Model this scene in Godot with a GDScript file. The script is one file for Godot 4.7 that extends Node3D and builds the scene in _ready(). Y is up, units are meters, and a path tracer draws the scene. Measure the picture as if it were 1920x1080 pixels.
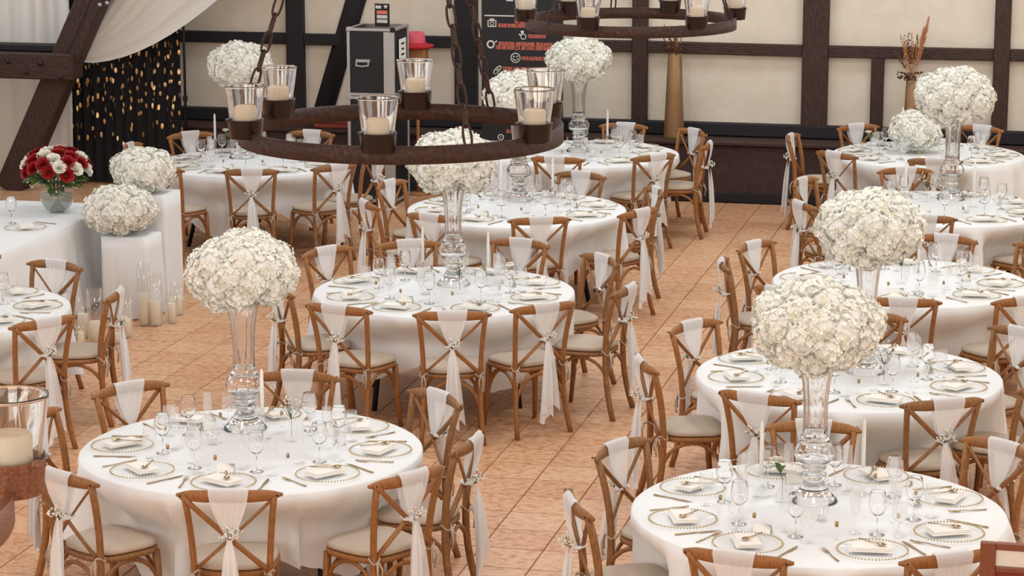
extends Node3D
# A half-timbered hall set for a wedding dinner, seen from a gallery with a long lens.
# x runs along the far wall, z towards the gallery, y up, metres.

var M := {}
var taken := {}
var rng := RandomNumberGenerator.new()
var cam: Camera3D

const FOCAL := 4700.0
const EYE := Vector3(0, 4.21, 0)

# round tables: centre x, centre z, then for each chair [angle (0 = +x, 90 = towards the gallery), radius of its top rail, place]
const TABLES := [
	{"n": "left row's first table", "c": Vector2(-4.24, -12.2), "ch": [[76, 1.28, "near side"], [34, 1.31, "near right"], [0, 1.22, "right side"], [312, 1.21, "far right"], [264, 1.22, "far side"], [215, 1.21, "far left"], [178, 1.2, "left side"], [119, 1.27, "near left"]]},
	{"n": "left row's second table", "c": Vector2(-4.308, -16.52), "ch": [[73, 1.36, "near side"], [108, 1.34, "near side left"], [44, 1.31, "near right"], [9, 1.36, "right side"], [320, 1.28, "far right"], [280, 1.36, "far side"], [243, 1.24, "far side left"], [212, 1.28, "far left"], [142, 1.24, "left side"]]},
	{"n": "left row's third table", "c": Vector2(-4.586, -19.98), "ch": [[69, 1.24, "near side"], [109, 1.28, "near side left"], [27, 1.31, "near right"], [338, 1.2, "far right"], [284, 1.25, "far side"], [148, 1.31, "near left"], [196, 1.26, "left side"]]},
	{"n": "left row's farthest table", "c": Vector2(-4.674, -23.23), "ch": [[90, 1.21, "near side"], [46, 1.21, "near right"], [358, 1.2, "right side"], [315, 1.3, "far right"], [279, 1.21, "far side"]]},
	{"n": "sequin backdrop's table", "c": Vector2(-7.571, -21.96), "ch": [[71, 1.34, "near side"], [37, 1.36, "near right"], [109, 1.36, "near side left"], [222, 1.28, "far left"], [179, 1.21, "left side"], [280, 1.26, "far side"], [8, 1.3, "right side"]]},
	{"n": "right row's first table", "c": Vector2(-1.192, -11.72), "ch": [[102, 1.22, "near side left"], [54, 1.21, "near right"], [155, 1.23, "near left"], [207, 1.23, "far left"], [262, 1.22, "far side"], [310, 1.31, "far right"]]},
	{"n": "right row's second table", "c": Vector2(-1.326, -14.61), "ch": [[110, 1.21, "near left"], [58, 1.22, "near right"], [160, 1.26, "left side"], [212, 1.25, "far left"], [270, 1.21, "far side"], [318, 1.34, "far right"], [21, 1.23, "right side"]]},
	{"n": "right row's third table", "c": Vector2(-1.24, -17.56), "ch": [[85, 1.27, "near side"], [124, 1.33, "near left"], [48, 1.36, "near right"], [171, 1.27, "left side"], [207, 1.28, "far left"], [281, 1.22, "far side"], [315, 1.36, "far right"]]},
	{"n": "right row's fourth table", "c": Vector2(-1.137, -20.81), "ch": [[94, 1.21, "near side"], [145, 1.36, "near left"], [200, 1.32, "left side"], [251, 1.34, "far side"], [44, 1.24, "near right"]]},
	{"n": "right row's farthest table", "c": Vector2(-1.474, -23.9), "ch": [[129, 1.28, "near left"], [182, 1.33, "left side"], [231, 1.24, "far left"], [292, 1.21, "far right"], [83, 1.22, "near side"]]},
	{"n": "left-edge table", "c": Vector2(-7.483, -15.14), "ch": [[291, 1.21, "far side"], [32, 1.33, "near right"], [347, 1.25, "right side"]]},
]
const PLACES := ["right", "near right", "near", "near left", "left", "far left", "far", "far right"]


func _ready():
	rng.seed = 7
	camera_and_light()
	materials()
	structure()
	floor_tiles()
	far_wall()
	tables()
	chairs()
	settings()
	centrepieces()
	head_table()
	left_frame()
	backdrop()
	photo_corner()
	ledge_vases()
	chandeliers()
	menu_board()


func camera_and_light():
	cam = Camera3D.new()
	cam.name = "camera"
	cam.position = EYE
	cam.rotation_degrees = Vector3(-11.3685, 13.0363, 0)
	cam.fov = 13.1084
	cam.near = 0.1
	cam.far = 100.0
	add_child(cam)
	var e := Environment.new()
	e.background_mode = Environment.BG_COLOR
	e.background_color = Color(0.82, 0.88, 0.95)
	e.background_energy_multiplier = 1.0
	e.tonemap_mode = Environment.TONE_MAPPER_LINEAR
	e.tonemap_exposure = 1.12
	e.sdfgi_enabled = true
	e.ssao_enabled = true
	e.ssil_enabled = true
	var w := WorldEnvironment.new()
	w.name = "world_environment"
	w.environment = e
	add_child(w)
	# daylight at the windows of the two long walls and of the gallery end
	for z in [-5.0, -11.0, -17.0, -23.0]:
		area("window_daylight", Vector3(3.0, 3.7, z), Vector3(-1, -0.25, 0), Vector2(3.6, 2.2), Color(1.0, 0.98, 0.95), 5.6)
		area("window_daylight", Vector3(-12.2, 3.9, z), Vector3(1, -0.25, 0), Vector2(3.6, 2.0), Color(0.88, 0.94, 1.0), 6.6)
	for x in [-9.0, -4.6, -0.2]:
		area("window_daylight", Vector3(x, 4.3, 2.0), Vector3(0, -0.2, -1), Vector2(3.0, 2.0), Color(1.0, 0.97, 0.93), 14.0)
	# roof lights over the two rows of tables
	for x in [-5.2, -0.9]:
		for z in [-9.5, -14.5, -19.5, -23.6]:
			area("roof_daylight", Vector3(x, 5.9, z), Vector3(0, -1, 0), Vector2(1.1, 1.1), Color(0.92, 0.97, 1.0), 6.2)


func area(called, at, dir, size, color, energy):
	var l := AreaLight3D.new()
	l.name = numbered(called)
	l.area_size = size
	l.light_color = color
	l.light_energy = energy
	l.area_range = 60.0
	l.area_attenuation = 2.0
	l.shadow_enabled = true
	add_child(l)
	l.look_at_from_position(at, at + dir, Vector3.UP if absf(dir.y) < 0.9 else Vector3.FORWARD)


# ---------- helpers ----------

func numbered(called) -> String:
	if not taken.has(called):
		taken[called] = 0
		return called
	taken[called] += 1
	return "%s_%03d" % [called, taken[called]]


func thing(called, label, category, at := Vector3.ZERO, turn := 0.0, group := "") -> Node3D:
	var o := Node3D.new()
	o.name = numbered(called)
	add_child(o)
	o.position = at
	o.rotation.y = turn
	tag(o, label, category, group)
	return o


func tag(o, label, category, group := ""):
	o.set_meta("label", label)
	o.set_meta("category", category)
	if group != "":
		o.set_meta("group", group)


func part(called, mesh, mat, parent, at := Vector3.ZERO) -> MeshInstance3D:
	var o := MeshInstance3D.new()
	o.name = called
	o.mesh = mesh
	if mat is Array:
		for i in mat.size():
			o.set_surface_override_material(i, mat[i])
	else:
		o.material_override = mat
	o.position = at
	parent.add_child(o, true)
	return o


func solo(called, mesh, mat, label, category, at := Vector3.ZERO, turn := 0.0, group := "") -> MeshInstance3D:
	var o := MeshInstance3D.new()
	o.name = numbered(called)
	o.mesh = mesh
	if mat is Array:
		for i in mat.size():
			o.set_surface_override_material(i, mat[i])
	else:
		o.material_override = mat
	add_child(o)
	o.position = at
	o.rotation.y = turn
	tag(o, label, category, group)
	return o


func dup(o, at, turn, label, group := "") -> Node3D:
	var c: Node3D = o.duplicate()
	c.name = numbered(String(o.name).rstrip("0123456789").rstrip("_"))
	add_child(c)
	c.position = at
	c.rotation = Vector3(0, turn, 0)
	c.set_meta("label", label)
	if group != "":
		c.set_meta("group", group)
	return c


func struct_node(called) -> Node3D:
	var o := Node3D.new()
	o.name = called
	add_child(o)
	o.set_meta("kind", "structure")
	return o


func pixel(p: Vector3) -> Vector3:
	# where a point stands in the 1920 x 1080 frame, and its depth
	var q: Vector3 = cam.transform.affine_inverse() * p
	return Vector3(960 + FOCAL * q.x / -q.z, 540 - FOCAL * q.y / -q.z, -q.z)


class B:
	var st := SurfaceTool.new()

	func _init():
		st.begin(Mesh.PRIMITIVE_TRIANGLES)
		st.set_smooth_group(0)

	func smooth(on: bool):
		st.set_smooth_group(0 if on else -1)

	func color(c: Color):
		st.set_color(c)

	func tri(a, b, c):
		st.add_vertex(a)
		st.add_vertex(b)
		st.add_vertex(c)

	func quad(a, b, c, d):
		tri(a, b, c)
		tri(a, c, d)

	func poly(p: Array, out: Vector3):
		# a flat face whose front looks along out
		var n: Vector3 = (p[1] - p[0]).cross(p[2] - p[0])
		if n.dot(out) > 0:
			p.reverse()
		for i in range(1, p.size() - 1):
			tri(p[0], p[i], p[i + 1])

	func grid(f: Callable, nu: int, nv: int):
		# points f(i, j), i in 0..nu, j in 0..nv
		var prev := []
		for j in nv + 1:
			var row := []
			for i in nu + 1:
				row.append(f.call(i, j))
			if j > 0:
				for i in nu:
					var a: Vector3 = prev[i]
					var b: Vector3 = prev[i + 1]
					var c: Vector3 = row[i + 1]
					var d: Vector3 = row[i]
					if not a.is_equal_approx(b):
						tri(a, b, c)
					if not c.is_equal_approx(d):
						tri(a, c, d)
			prev = row

	func lathe(prof: Array, n := 20, at := Vector3.ZERO, flute := 0.0, lobes := 10, from_y := -1.0):
		grid(func(i: int, j: int):
			var a := TAU * (i % n) / n
			var r: float = prof[j].x
			if flute > 0.0 and prof[j].y > from_y:
				r *= 1.0 + flute * cos(lobes * a)
			return at + Vector3(r * cos(a), prof[j].y, r * sin(a)), n, prof.size() - 1)

	func tube(pts: Array, r1, r2 = null, n := 8, side := Vector3.ZERO, caps := true):
		# r1 along side, r2 across it; numbers or arrays
		var rows := []
		var e1 := side
		for k in pts.size():
			var t: Vector3 = (pts[mini(k + 1, pts.size() - 1)] - pts[maxi(k - 1, 0)]).normalized()
			if e1 == Vector3.ZERO:
				e1 = t.cross(Vector3(0.31, 0.17, 0.93)).normalized()
			e1 = (e1 - t * e1.dot(t)).normalized()
			var e2 := e1.cross(t)
			var ra: float = r1[k] if r1 is Array else r1
			var rb: float = ra if r2 == null else (r2[k] if r2 is Array else r2)
			var row := []
			for i in n:
				var a := TAU * i / n
				row.append(pts[k] + e1 * ra * cos(a) + e2 * rb * sin(a))
			rows.append(row)
		for k in rows.size() - 1:
			for i in n:
				var i2 := (i + 1) % n
				quad(rows[k][i], rows[k][i2], rows[k + 1][i2], rows[k + 1][i])
		if caps:
			var t0: Vector3 = pts[0] - pts[1]
			var t1: Vector3 = pts[-1] - pts[-2]
			poly(rows[0].duplicate(), t0)
			poly(rows[-1].duplicate(), t1)

	func box(c: Vector3, s: Vector3, bas := Basis(), ch := 0.0):
		var h := s / 2
		smooth(false)
		if ch <= 0.0:
			for ax in 3:
				for sg in [-1, 1]:
					var n := Vector3.ZERO
					n[ax] = sg
					var u := (ax + 1) % 3
					var v := (ax + 2) % 3
					var p := []
					for q in [[-1, -1], [1, -1], [1, 1], [-1, 1]]:
						var d := Vector3.ZERO
						d[ax] = sg * h[ax]
						d[u] = q[0] * h[u]
						d[v] = q[1] * h[v]
						p.append(c + bas * d)
					poly(p, bas * n)
			smooth(true)
			return
		for ax in 3:
			var u := (ax + 1) % 3
			var v := (ax + 2) % 3
			for sg in [-1, 1]:
				var n := Vector3.ZERO
				n[ax] = sg
				var p := []
				for q in [[-1, -1], [1, -1], [1, 1], [-1, 1]]:
					var d := Vector3.ZERO
					d[ax] = sg * h[ax]
					d[u] = q[0] * (h[u] - ch)
					d[v] = q[1] * (h[v] - ch)
					p.append(c + bas * d)
				poly(p, bas * n)
			# the four bevels along this axis
			for su in [-1, 1]:
				for sv in [-1, 1]:
					var p := []
					for e in [[-1, 0], [1, 0], [1, 1], [-1, 1]]:
						var d := Vector3.ZERO
						d[ax] = e[0] * (h[ax] - ch)
						d[u] = su * (h[u] - (ch if e[1] == 1 else 0.0))
						d[v] = sv * (h[v] - (ch if e[1] == 0 else 0.0))
						p.append(c + bas * d)
					var n := Vector3.ZERO
					n[u] = su
					n[v] = sv
					poly(p, bas * n)
		for sx in [-1, 1]:
			for sy in [-1, 1]:
				for sz in [-1, 1]:
					var o := Vector3(sx, sy, sz)
					poly([c + bas * (o * (h - Vector3(0, ch, ch))), c + bas * (o * (h - Vector3(ch, 0, ch))), c + bas * (o * (h - Vector3(ch, ch, 0)))], bas * o)
		smooth(true)

	func ball(c: Vector3, r: Vector3, n := 8, m := 5):
		grid(func(i: int, j: int):
			var a := TAU * (i % n) / n
			var t := PI * j / m - PI / 2
			return c + Vector3(r.x * cos(t) * cos(a), r.y * sin(t), r.z * cos(t) * sin(a)), n, m)

	func gem(c: Vector3, r: float):
		# a tiny eight-sided bead
		var p := [Vector3(r, 0, 0), Vector3(0, 0, r), Vector3(-r, 0, 0), Vector3(0, 0, -r)]
		for i in 4:
			tri(c + p[i], c + p[(i + 1) % 4], c + Vector3(0, r, 0))
			tri(c + p[(i + 1) % 4], c + p[i], c + Vector3(0, -r, 0))

	func slab(outline: Array, y0: float, y1: float, rnd: float, puff := 0.0):
		# a rounded flat body over an outline (Vector2 x, z), run clockwise or not
		var n := outline.size()
		var c := Vector2.ZERO
		for p in outline:
			c += p / n
		var rows := [[0.0, y0, 0.0], [1.0, y0, -rnd], [1.0, y0 + rnd * 0.4, 0.0], [1.0, y1 - rnd * 0.6, 0.0], [1.0, y1, -rnd], [0.72, y1 + puff * 0.7, 0.0], [0.36, y1 + puff, 0.0], [0.0, y1 + puff, 0.0]]
		grid(func(i: int, j: int):
			var d: Vector2 = outline[i % n] - c
			var q: Vector2 = c + d * rows[j][0] + d.normalized() * rows[j][2]
			if rows[j][0] == 0.0:
				q = c
			return Vector3(q.x, rows[j][1], q.y), n, rows.size() - 1)

	func done(mesh: ArrayMesh = null) -> ArrayMesh:
		st.generate_normals()
		st.index()
		return st.commit(mesh)


func arc(f: Callable, n: int) -> Array:
	var out := []
	for i in n + 1:
		out.append(f.call(float(i) / n))
	return out


# ---------- materials ----------

func noise_texture(sd: int, freq: float, stops: Array, w := 512, oct := 4) -> NoiseTexture2D:
	var f := FastNoiseLite.new()
	f.seed = sd
	f.frequency = freq
	f.fractal_octaves = oct
	f.noise_type = FastNoiseLite.TYPE_SIMPLEX_SMOOTH
	var t := NoiseTexture2D.new()
	t.width = w
	t.height = w
	t.seamless = true
	t.noise = f
	if stops.size():
		var g := Gradient.new()
		var off := PackedFloat32Array()
		var col := PackedColorArray()
		for i in stops.size():
			off.append(float(i) / (stops.size() - 1))
			col.append(stops[i])
		g.offsets = off
		g.colors = col
		t.color_ramp = g
	return t


func mat(color, rough := 0.6, metal := 0.0) -> StandardMaterial3D:
	var m := StandardMaterial3D.new()
	m.albedo_color = color
	m.roughness = rough
	m.metallic = metal
	return m


func textured(tex, scale: Vector3, rough := 0.6, world := false, tint := Color.WHITE) -> StandardMaterial3D:
	var m := mat(tint, rough)
	m.albedo_texture = tex
	m.uv1_triplanar = true
	m.uv1_world_triplanar = world
	m.uv1_scale = scale
	return m


func relief(m, tex, cm):
	m.heightmap_enabled = true
	m.heightmap_texture = tex
	m.heightmap_scale = cm


func glass(alpha := 0.06, tint := Color(0.96, 0.97, 0.97)) -> StandardMaterial3D:
	var m := mat(Color(tint, alpha), 0.03)
	m.transparency = BaseMaterial3D.TRANSPARENCY_ALPHA
	m.metallic_specular = 0.5
	return m


func materials():
	var fine := noise_texture(3, 0.05, [], 256, 5)
	var grain := noise_texture(11, 0.02, [Color(0.46, 0.285, 0.14), Color(0.6, 0.39, 0.2), Color(0.69, 0.48, 0.27)])
	M.wood = textured(grain, Vector3(9, 1.6, 9), 0.5)
	var grain2 := noise_texture(12, 0.02, [Color(0.42, 0.275, 0.155), Color(0.56, 0.385, 0.22), Color(0.67, 0.49, 0.3)])
	M.wood_worn = textured(grain2, Vector3(9, 1.6, 9), 0.55)
	var dark := noise_texture(21, 0.03, [Color(0.15, 0.095, 0.08), Color(0.24, 0.155, 0.125), Color(0.34, 0.23, 0.19)])
	M.timber_up = textured(dark, Vector3(3.5, 0.5, 3.5), 0.75)
	relief(M.timber_up, fine, 0.4)
	M.timber_along = textured(dark, Vector3(0.5, 3.5, 3.5), 0.75)
	relief(M.timber_along, fine, 0.4)
	var night := noise_texture(22, 0.03, [Color(0.1, 0.09, 0.11), Color(0.15, 0.125, 0.14)])
	M.timber_black = textured(night, Vector3(2, 2, 2), 0.8)
	M.plinth = textured(noise_texture(23, 0.02, [Color(0.22, 0.15, 0.14), Color(0.29, 0.2, 0.18)]), Vector3(1, 1, 1), 0.8)
	var plaster := noise_texture(31, 0.012, [Color(0.87, 0.82, 0.74), Color(0.89, 0.84, 0.77), Color(0.9, 0.86, 0.79)])
	M.plaster = textured(plaster, Vector3(0.5, 0.5, 0.5), 0.9, true)
	relief(M.plaster, fine, 0.3)
	var clay := [
		[Color(0.7, 0.45, 0.3), Color(0.85, 0.66, 0.505), Color(0.88, 0.71, 0.56)],
		[Color(0.73, 0.49, 0.34), Color(0.86, 0.68, 0.525), Color(0.89, 0.73, 0.58)],
		[Color(0.68, 0.43, 0.28), Color(0.83, 0.63, 0.475), Color(0.87, 0.69, 0.54)],
	]
	M.roof_light = mat(Color(0.95, 0.96, 0.98), 0.5)
	M.roof_light.emission_enabled = true
	M.roof_light.emission = Color(0.95, 0.97, 1.0)
	M.roof_light.emission_energy_multiplier = 1.2
	M.tiles = []
	for i in 3:
		var m := textured(noise_texture(41 + i, 0.02, clay[i], 512, 5), Vector3(1.3, 1.3, 1.7), 0.4, true)
		m.uv1_offset = Vector3(0.31 * i, 0, 0.17 * i)
		relief(m, fine, 0.08)
		M.tiles.append(m)
	M.screed = mat(Color(0.5, 0.35, 0.27), 0.9)
	M.cloth = mat(Color(0.925, 0.93, 0.93), 0.85)
	relief(M.cloth, fine, 0.05)
	M.cloth.uv1_triplanar = true
	M.cloth.uv1_scale = Vector3(2.0, 2.0, 2.0)
	M.cloth.rim_enabled = true
	M.cloth.rim = 0.2
	M.linen = textured(noise_texture(51, 0.09, [Color(0.7, 0.63, 0.56), Color(0.8, 0.74, 0.67)], 256), Vector3(6, 6, 6), 0.9)
	M.tulle = mat(Color(0.98, 0.98, 0.98, 0.68), 0.8)
	M.tulle.transparency = BaseMaterial3D.TRANSPARENCY_ALPHA
	M.tulle.backlight_enabled = true
	M.tulle.backlight = Color(0.6, 0.6, 0.6)
	M.tulle_thick = mat(Color(0.98, 0.98, 0.98, 0.9), 0.8)
	M.tulle_thick.transparency = BaseMaterial3D.TRANSPARENCY_ALPHA
	M.tulle_thick.backlight_enabled = true
	M.tulle_thick.backlight = Color(0.5, 0.5, 0.5)
	M.drape = mat(Color(0.9, 0.88, 0.85), 0.85)
	M.drape.backlight_enabled = true
	M.drape.backlight = Color(0.25, 0.25, 0.25)
	M.petal = mat(Color(1, 1, 1), 0.7)
	M.petal.vertex_color_use_as_albedo = true
	M.petal.backlight_enabled = true
	M.petal.backlight = Color(0.35, 0.35, 0.32)
	M.bloom = mat(Color(0.94, 0.92, 0.87), 0.7)
	M.stem = mat(Color(0.3, 0.36, 0.22), 0.7)
	M.leaf = mat(Color(0.27, 0.38, 0.17), 0.5)
	M.leaf.backlight_enabled = true
	M.leaf.backlight = Color(0.3, 0.4, 0.15)
	M.red_rose = mat(Color(0.62, 0.04, 0.06), 0.6)
	M.white_rose = mat(Color(0.95, 0.93, 0.88), 0.6)
	M.glass = glass(0.08)
	M.stem_glass = glass(0.1)
	M.faint_glass = glass(0.03)
	M.plate_glass = glass(0.02)
	M.plate_glass.metallic_specular = 0.25
	M.thick_glass = mat(Color(1, 1, 1, 0.01), 0.02)
	M.thick_glass.refraction_enabled = true
	M.thick_glass.refraction_scale = 0.05
	M.vase_glass = glass(0.1)
	M.water = glass(0.5, Color(0.5, 0.56, 0.46))
	M.gold = mat(Color(0.68, 0.57, 0.4), 0.28, 0.9)
	M.bead = mat(Color(0.78, 0.7, 0.54), 0.35, 0.6)
	M.wax = mat(Color(0.95, 0.91, 0.82), 0.5)
	M.wax.subsurf_scatter_enabled = true
	M.wax.subsurf_scatter_strength = 0.3
	M.white_wax = mat(Color(0.95, 0.94, 0.91), 0.45)
	M.paper = mat(Color(0.95, 0.94, 0.91), 0.8)
	M.napkin = mat(Color(0.95, 0.93, 0.9), 0.85)
	var rust := noise_texture(61, 0.03, [Color(0.13, 0.09, 0.08), Color(0.24, 0.16, 0.14), Color(0.36, 0.25, 0.2)], 512, 5)
	M.iron = textured(rust, Vector3(3, 3, 3), 0.6)
	M.iron.metallic = 0.35
	var copper := noise_texture(62, 0.04, [Color(0.34, 0.22, 0.17), Color(0.52, 0.35, 0.27), Color(0.68, 0.5, 0.4)], 512, 5)
	M.iron_near = textured(copper, Vector3(6, 6, 6), 0.45)
	M.iron_near.metallic = 0.35
	M.steel = mat(Color(0.2, 0.17, 0.17), 0.3, 0.6)
	M.black_metal = mat(Color(0.06, 0.06, 0.08), 0.45, 0.2)
	M.aluminium = mat(Color(0.74, 0.73, 0.72), 0.4, 0.55)
	M.case_black = mat(Color(0.08, 0.08, 0.1), 0.55)
	M.velvet = mat(Color(0.06, 0.055, 0.075), 0.85)
	M.sequin = mat(Color(0.9, 0.74, 0.52), 0.3, 0.8)
	M.banner = mat(Color(0.085, 0.08, 0.105), 0.6)
	M.salmon = mat(Color(0.93, 0.5, 0.4), 0.7)
	M.ivory = mat(Color(0.86, 0.84, 0.8), 0.7)
	M.hat = mat(Color(0.72, 0.13, 0.17), 0.85)
	M.hat_pink = mat(Color(0.85, 0.36, 0.42), 0.85)
	M.board = textured(noise_texture(71, 0.03, [Color(0.45, 0.24, 0.15), Color(0.58, 0.34, 0.22)]), Vector3(3, 10, 3), 0.5)
	M.crate = mat(Color(0.52, 0.2, 0.14), 0.7)
	M.tan_wood = mat(Color(0.68, 0.46, 0.28), 0.6)
	M.bronze = textured(noise_texture(72, 0.05, [Color(0.5, 0.38, 0.26), Color(0.66, 0.52, 0.37)]), Vector3(4, 2, 4), 0.4)
	M.bronze.metallic = 0.45
	M.dried = mat(Color(0.72, 0.5, 0.32), 0.9)
	M.dried_dark = mat(Color(0.35, 0.21, 0.13), 0.9)
	M.pampas = mat(Color(0.76, 0.52, 0.36), 0.95)


# ---------- the hall ----------

func slabs(parent, called, list, m, ch := 0.0):
	for b in list:
		var s := B.new()
		s.box(b[0], b[1], Basis(), ch)
		part(called, s.done(), m, parent)


func structure():
	# x from -12.4 to 3.2, z from -25.9 to 2, ceiling at 6.2
	var f := struct_node("floor")
	var s := B.new()
	s.box(Vector3(-4.6, -0.11, -11.95), Vector3(16.4, 0.2, 28.7))
	part("screed", s.done(), M.screed, f)
	var c := struct_node("ceiling")
	slabs(c, "panel", [[Vector3(-4.6, 6.3, -11.95), Vector3(16.4, 0.2, 28.7)]], M.plaster)
	slabs(c, "beam", [[Vector3(-4.6, 6.08, -4.0), Vector3(15.6, 0.24, 0.24)], [Vector3(-4.6, 6.08, -12.0), Vector3(15.6, 0.24, 0.24)], [Vector3(-4.6, 6.08, -17.0), Vector3(15.6, 0.24, 0.24)], [Vector3(-4.6, 6.08, -22.5), Vector3(15.6, 0.24, 0.24)]], M.timber_along)
	for x in [-5.2, -0.9]:
		for z in [-9.5, -14.5, -19.5, -23.6]:
			slabs(c, "roof_light", [[Vector3(x, 6.15, z), Vector3(1.1, 0.08, 1.1)]], M.roof_light)
	var zs := [-5.0, -11.0, -17.0, -23.0]
	for side in ["left", "right"]:
		var x := -12.5 if side == "left" else 3.3
		var w := struct_node("wall_" + side)
		var y0 := 2.7
		var y1 := 5.1
		var list := [[Vector3(x, y0 / 2, -11.95), Vector3(0.2, y0, 28.7)], [Vector3(x, (y1 + 6.2) / 2, -11.95), Vector3(0.2, 6.2 - y1, 28.7)]]
		var edges := [2.4]
		for z in zs:
			edges.append_array([z + 2.0, z - 2.0])
		edges.append(-26.3)
		for i in range(0, edges.size(), 2):
			var len_z: float = edges[i] - edges[i + 1]
			list.append([Vector3(x, (y0 + y1) / 2, (edges[i] + edges[i + 1]) / 2), Vector3(0.2, y1 - y0, len_z)])
		slabs(w, "plaster", list, M.plaster)
		for k in zs.size():
			var win := struct_node("window_%d" % (k + 1 + (0 if side == "left" else 4)))
			slabs(win, "window_frame", [[Vector3(x, y0 + 0.05, zs[k]), Vector3(0.1, 0.1, 4)], [Vector3(x, y1 - 0.05, zs[k]), Vector3(0.1, 0.1, 4)], [Vector3(x, 3.9, zs[k] - 1.95), Vector3(0.1, 2.2, 0.1)], [Vector3(x, 3.9, zs[k] + 1.95), Vector3(0.1, 2.2, 0.1)], [Vector3(x, 3.9, zs[k]), Vector3(0.1, 2.2, 0.08)]], M.timber_up)
			slabs(win, "pane", [[Vector3(x, 3.9, zs[k] - 0.97), Vector3(0.008, 2.2, 1.86)], [Vector3(x, 3.9, zs[k] + 0.97), Vector3(0.008, 2.2, 1.86)]], M.glass)
	var n := struct_node("wall_near")
	slabs(n, "plaster", [[Vector3(-4.6, 1.6, 2.3), Vector3(15.6, 3.2, 0.2)], [Vector3(-4.6, 5.8, 2.3), Vector3(15.6, 0.8, 0.2)], [Vector3(-11.5, 4.3, 2.3), Vector3(1.8, 2.2, 0.2)], [Vector3(-6.8, 4.3, 2.3), Vector3(1.2, 2.2, 0.2)], [Vector3(-2.4, 4.3, 2.3), Vector3(1.2, 2.2, 0.2)], [Vector3(2.3, 4.3, 2.3), Vector3(1.8, 2.2, 0.2)]], M.plaster)
	for k in 3:
		var x: float = [-9.0, -4.6, -0.2][k]
		var win := struct_node("window_%d" % (9 + k))
		slabs(win, "window_frame", [[Vector3(x, 3.25, 2.3), Vector3(3.2, 0.1, 0.1)], [Vector3(x, 5.35, 2.3), Vector3(3.2, 0.1, 0.1)], [Vector3(x - 1.57, 4.3, 2.3), Vector3(0.1, 2.0, 0.1)], [Vector3(x + 1.57, 4.3, 2.3), Vector3(0.1, 2.0, 0.1)], [Vector3(x, 4.3, 2.3), Vector3(0.08, 2.0, 0.1)]], M.timber_up)
		slabs(win, "pane", [[Vector3(x - 0.78, 4.3, 2.3), Vector3(1.48, 2.0, 0.008)], [Vector3(x + 0.78, 4.3, 2.3), Vector3(1.48, 2.0, 0.008)]], M.glass)


func floor_tiles():
	var f := get_node("floor")
	var pitch := 0.354
	var x0 := -3.223
	var z0 := -13.167
	var h := pitch / 2 - 0.0022
	# one tile, its edges eased, top at y = 0
	var tile := B.new()
	tile.smooth(false)
	tile_shape(tile, Vector3.ZERO, h)
	var one := tile.done()
	var near := []
	var rest := [B.new(), B.new(), B.new()]
	for ix in range(-26, 19):
		for iz in range(-35, 43):
			var c := Vector3(x0 + (ix + 0.5) * pitch, 0, z0 + (iz + 0.5) * pitch)
			if c.x < -12.3 or c.x > 3.1 or c.z < -25.1 or c.z > 2.1:
				continue
			var k := (ix * 7 + iz * 13 + (ix * iz) % 5 + 600) % 3
			var p := pixel(c)
			var seen := c.z < -8 and p.x > -20 and p.x < 1940 and p.y > 0 and p.y < 1090
			if seen:
				for t in TABLES:
					var d := Vector2(c.x, c.z)
					# the sight line, where it passes below the table top
					for q in 6:
						var m: Vector3 = c + (EYE - c) * (0.036 * q)
						if Vector2(m.x, m.z).distance_to(t.c) < 0.92:
							seen = false
			if seen:
				near.append([p.z, c, k])
			else:
				tile_shape(rest[k], c, h)
	near.sort_custom(func(a, b): return a[0] < b[0])
	for i in near.size():
		if i < 300:
			part("tile", one, M.tiles[near[i][2]], f, near[i][1])
		else:
			tile_shape(rest[near[i][2]], near[i][1], h)
	var mesh: ArrayMesh = null
	for k in 3:
		mesh = rest[k].done(mesh)
	var o := part("tiling", mesh, M.tiles, f)
	o.set_meta("kind", "stuff")


func tile_shape(b, c, h):
	var e := 0.003
	b.smooth(false)
	var t := [c + Vector3(-h + e, 0, -h + e), c + Vector3(h - e, 0, -h + e), c + Vector3(h - e, 0, h - e), c + Vector3(-h + e, 0, h - e)]
	var l := [c + Vector3(-h, -0.012, -h), c + Vector3(h, -0.012, -h), c + Vector3(h, -0.012, h), c + Vector3(-h, -0.012, h)]
	b.quad(t[0], t[1], t[2], t[3])
	for i in 4:
		b.quad(t[(i + 1) % 4], t[i], l[i], l[(i + 1) % 4])


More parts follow.
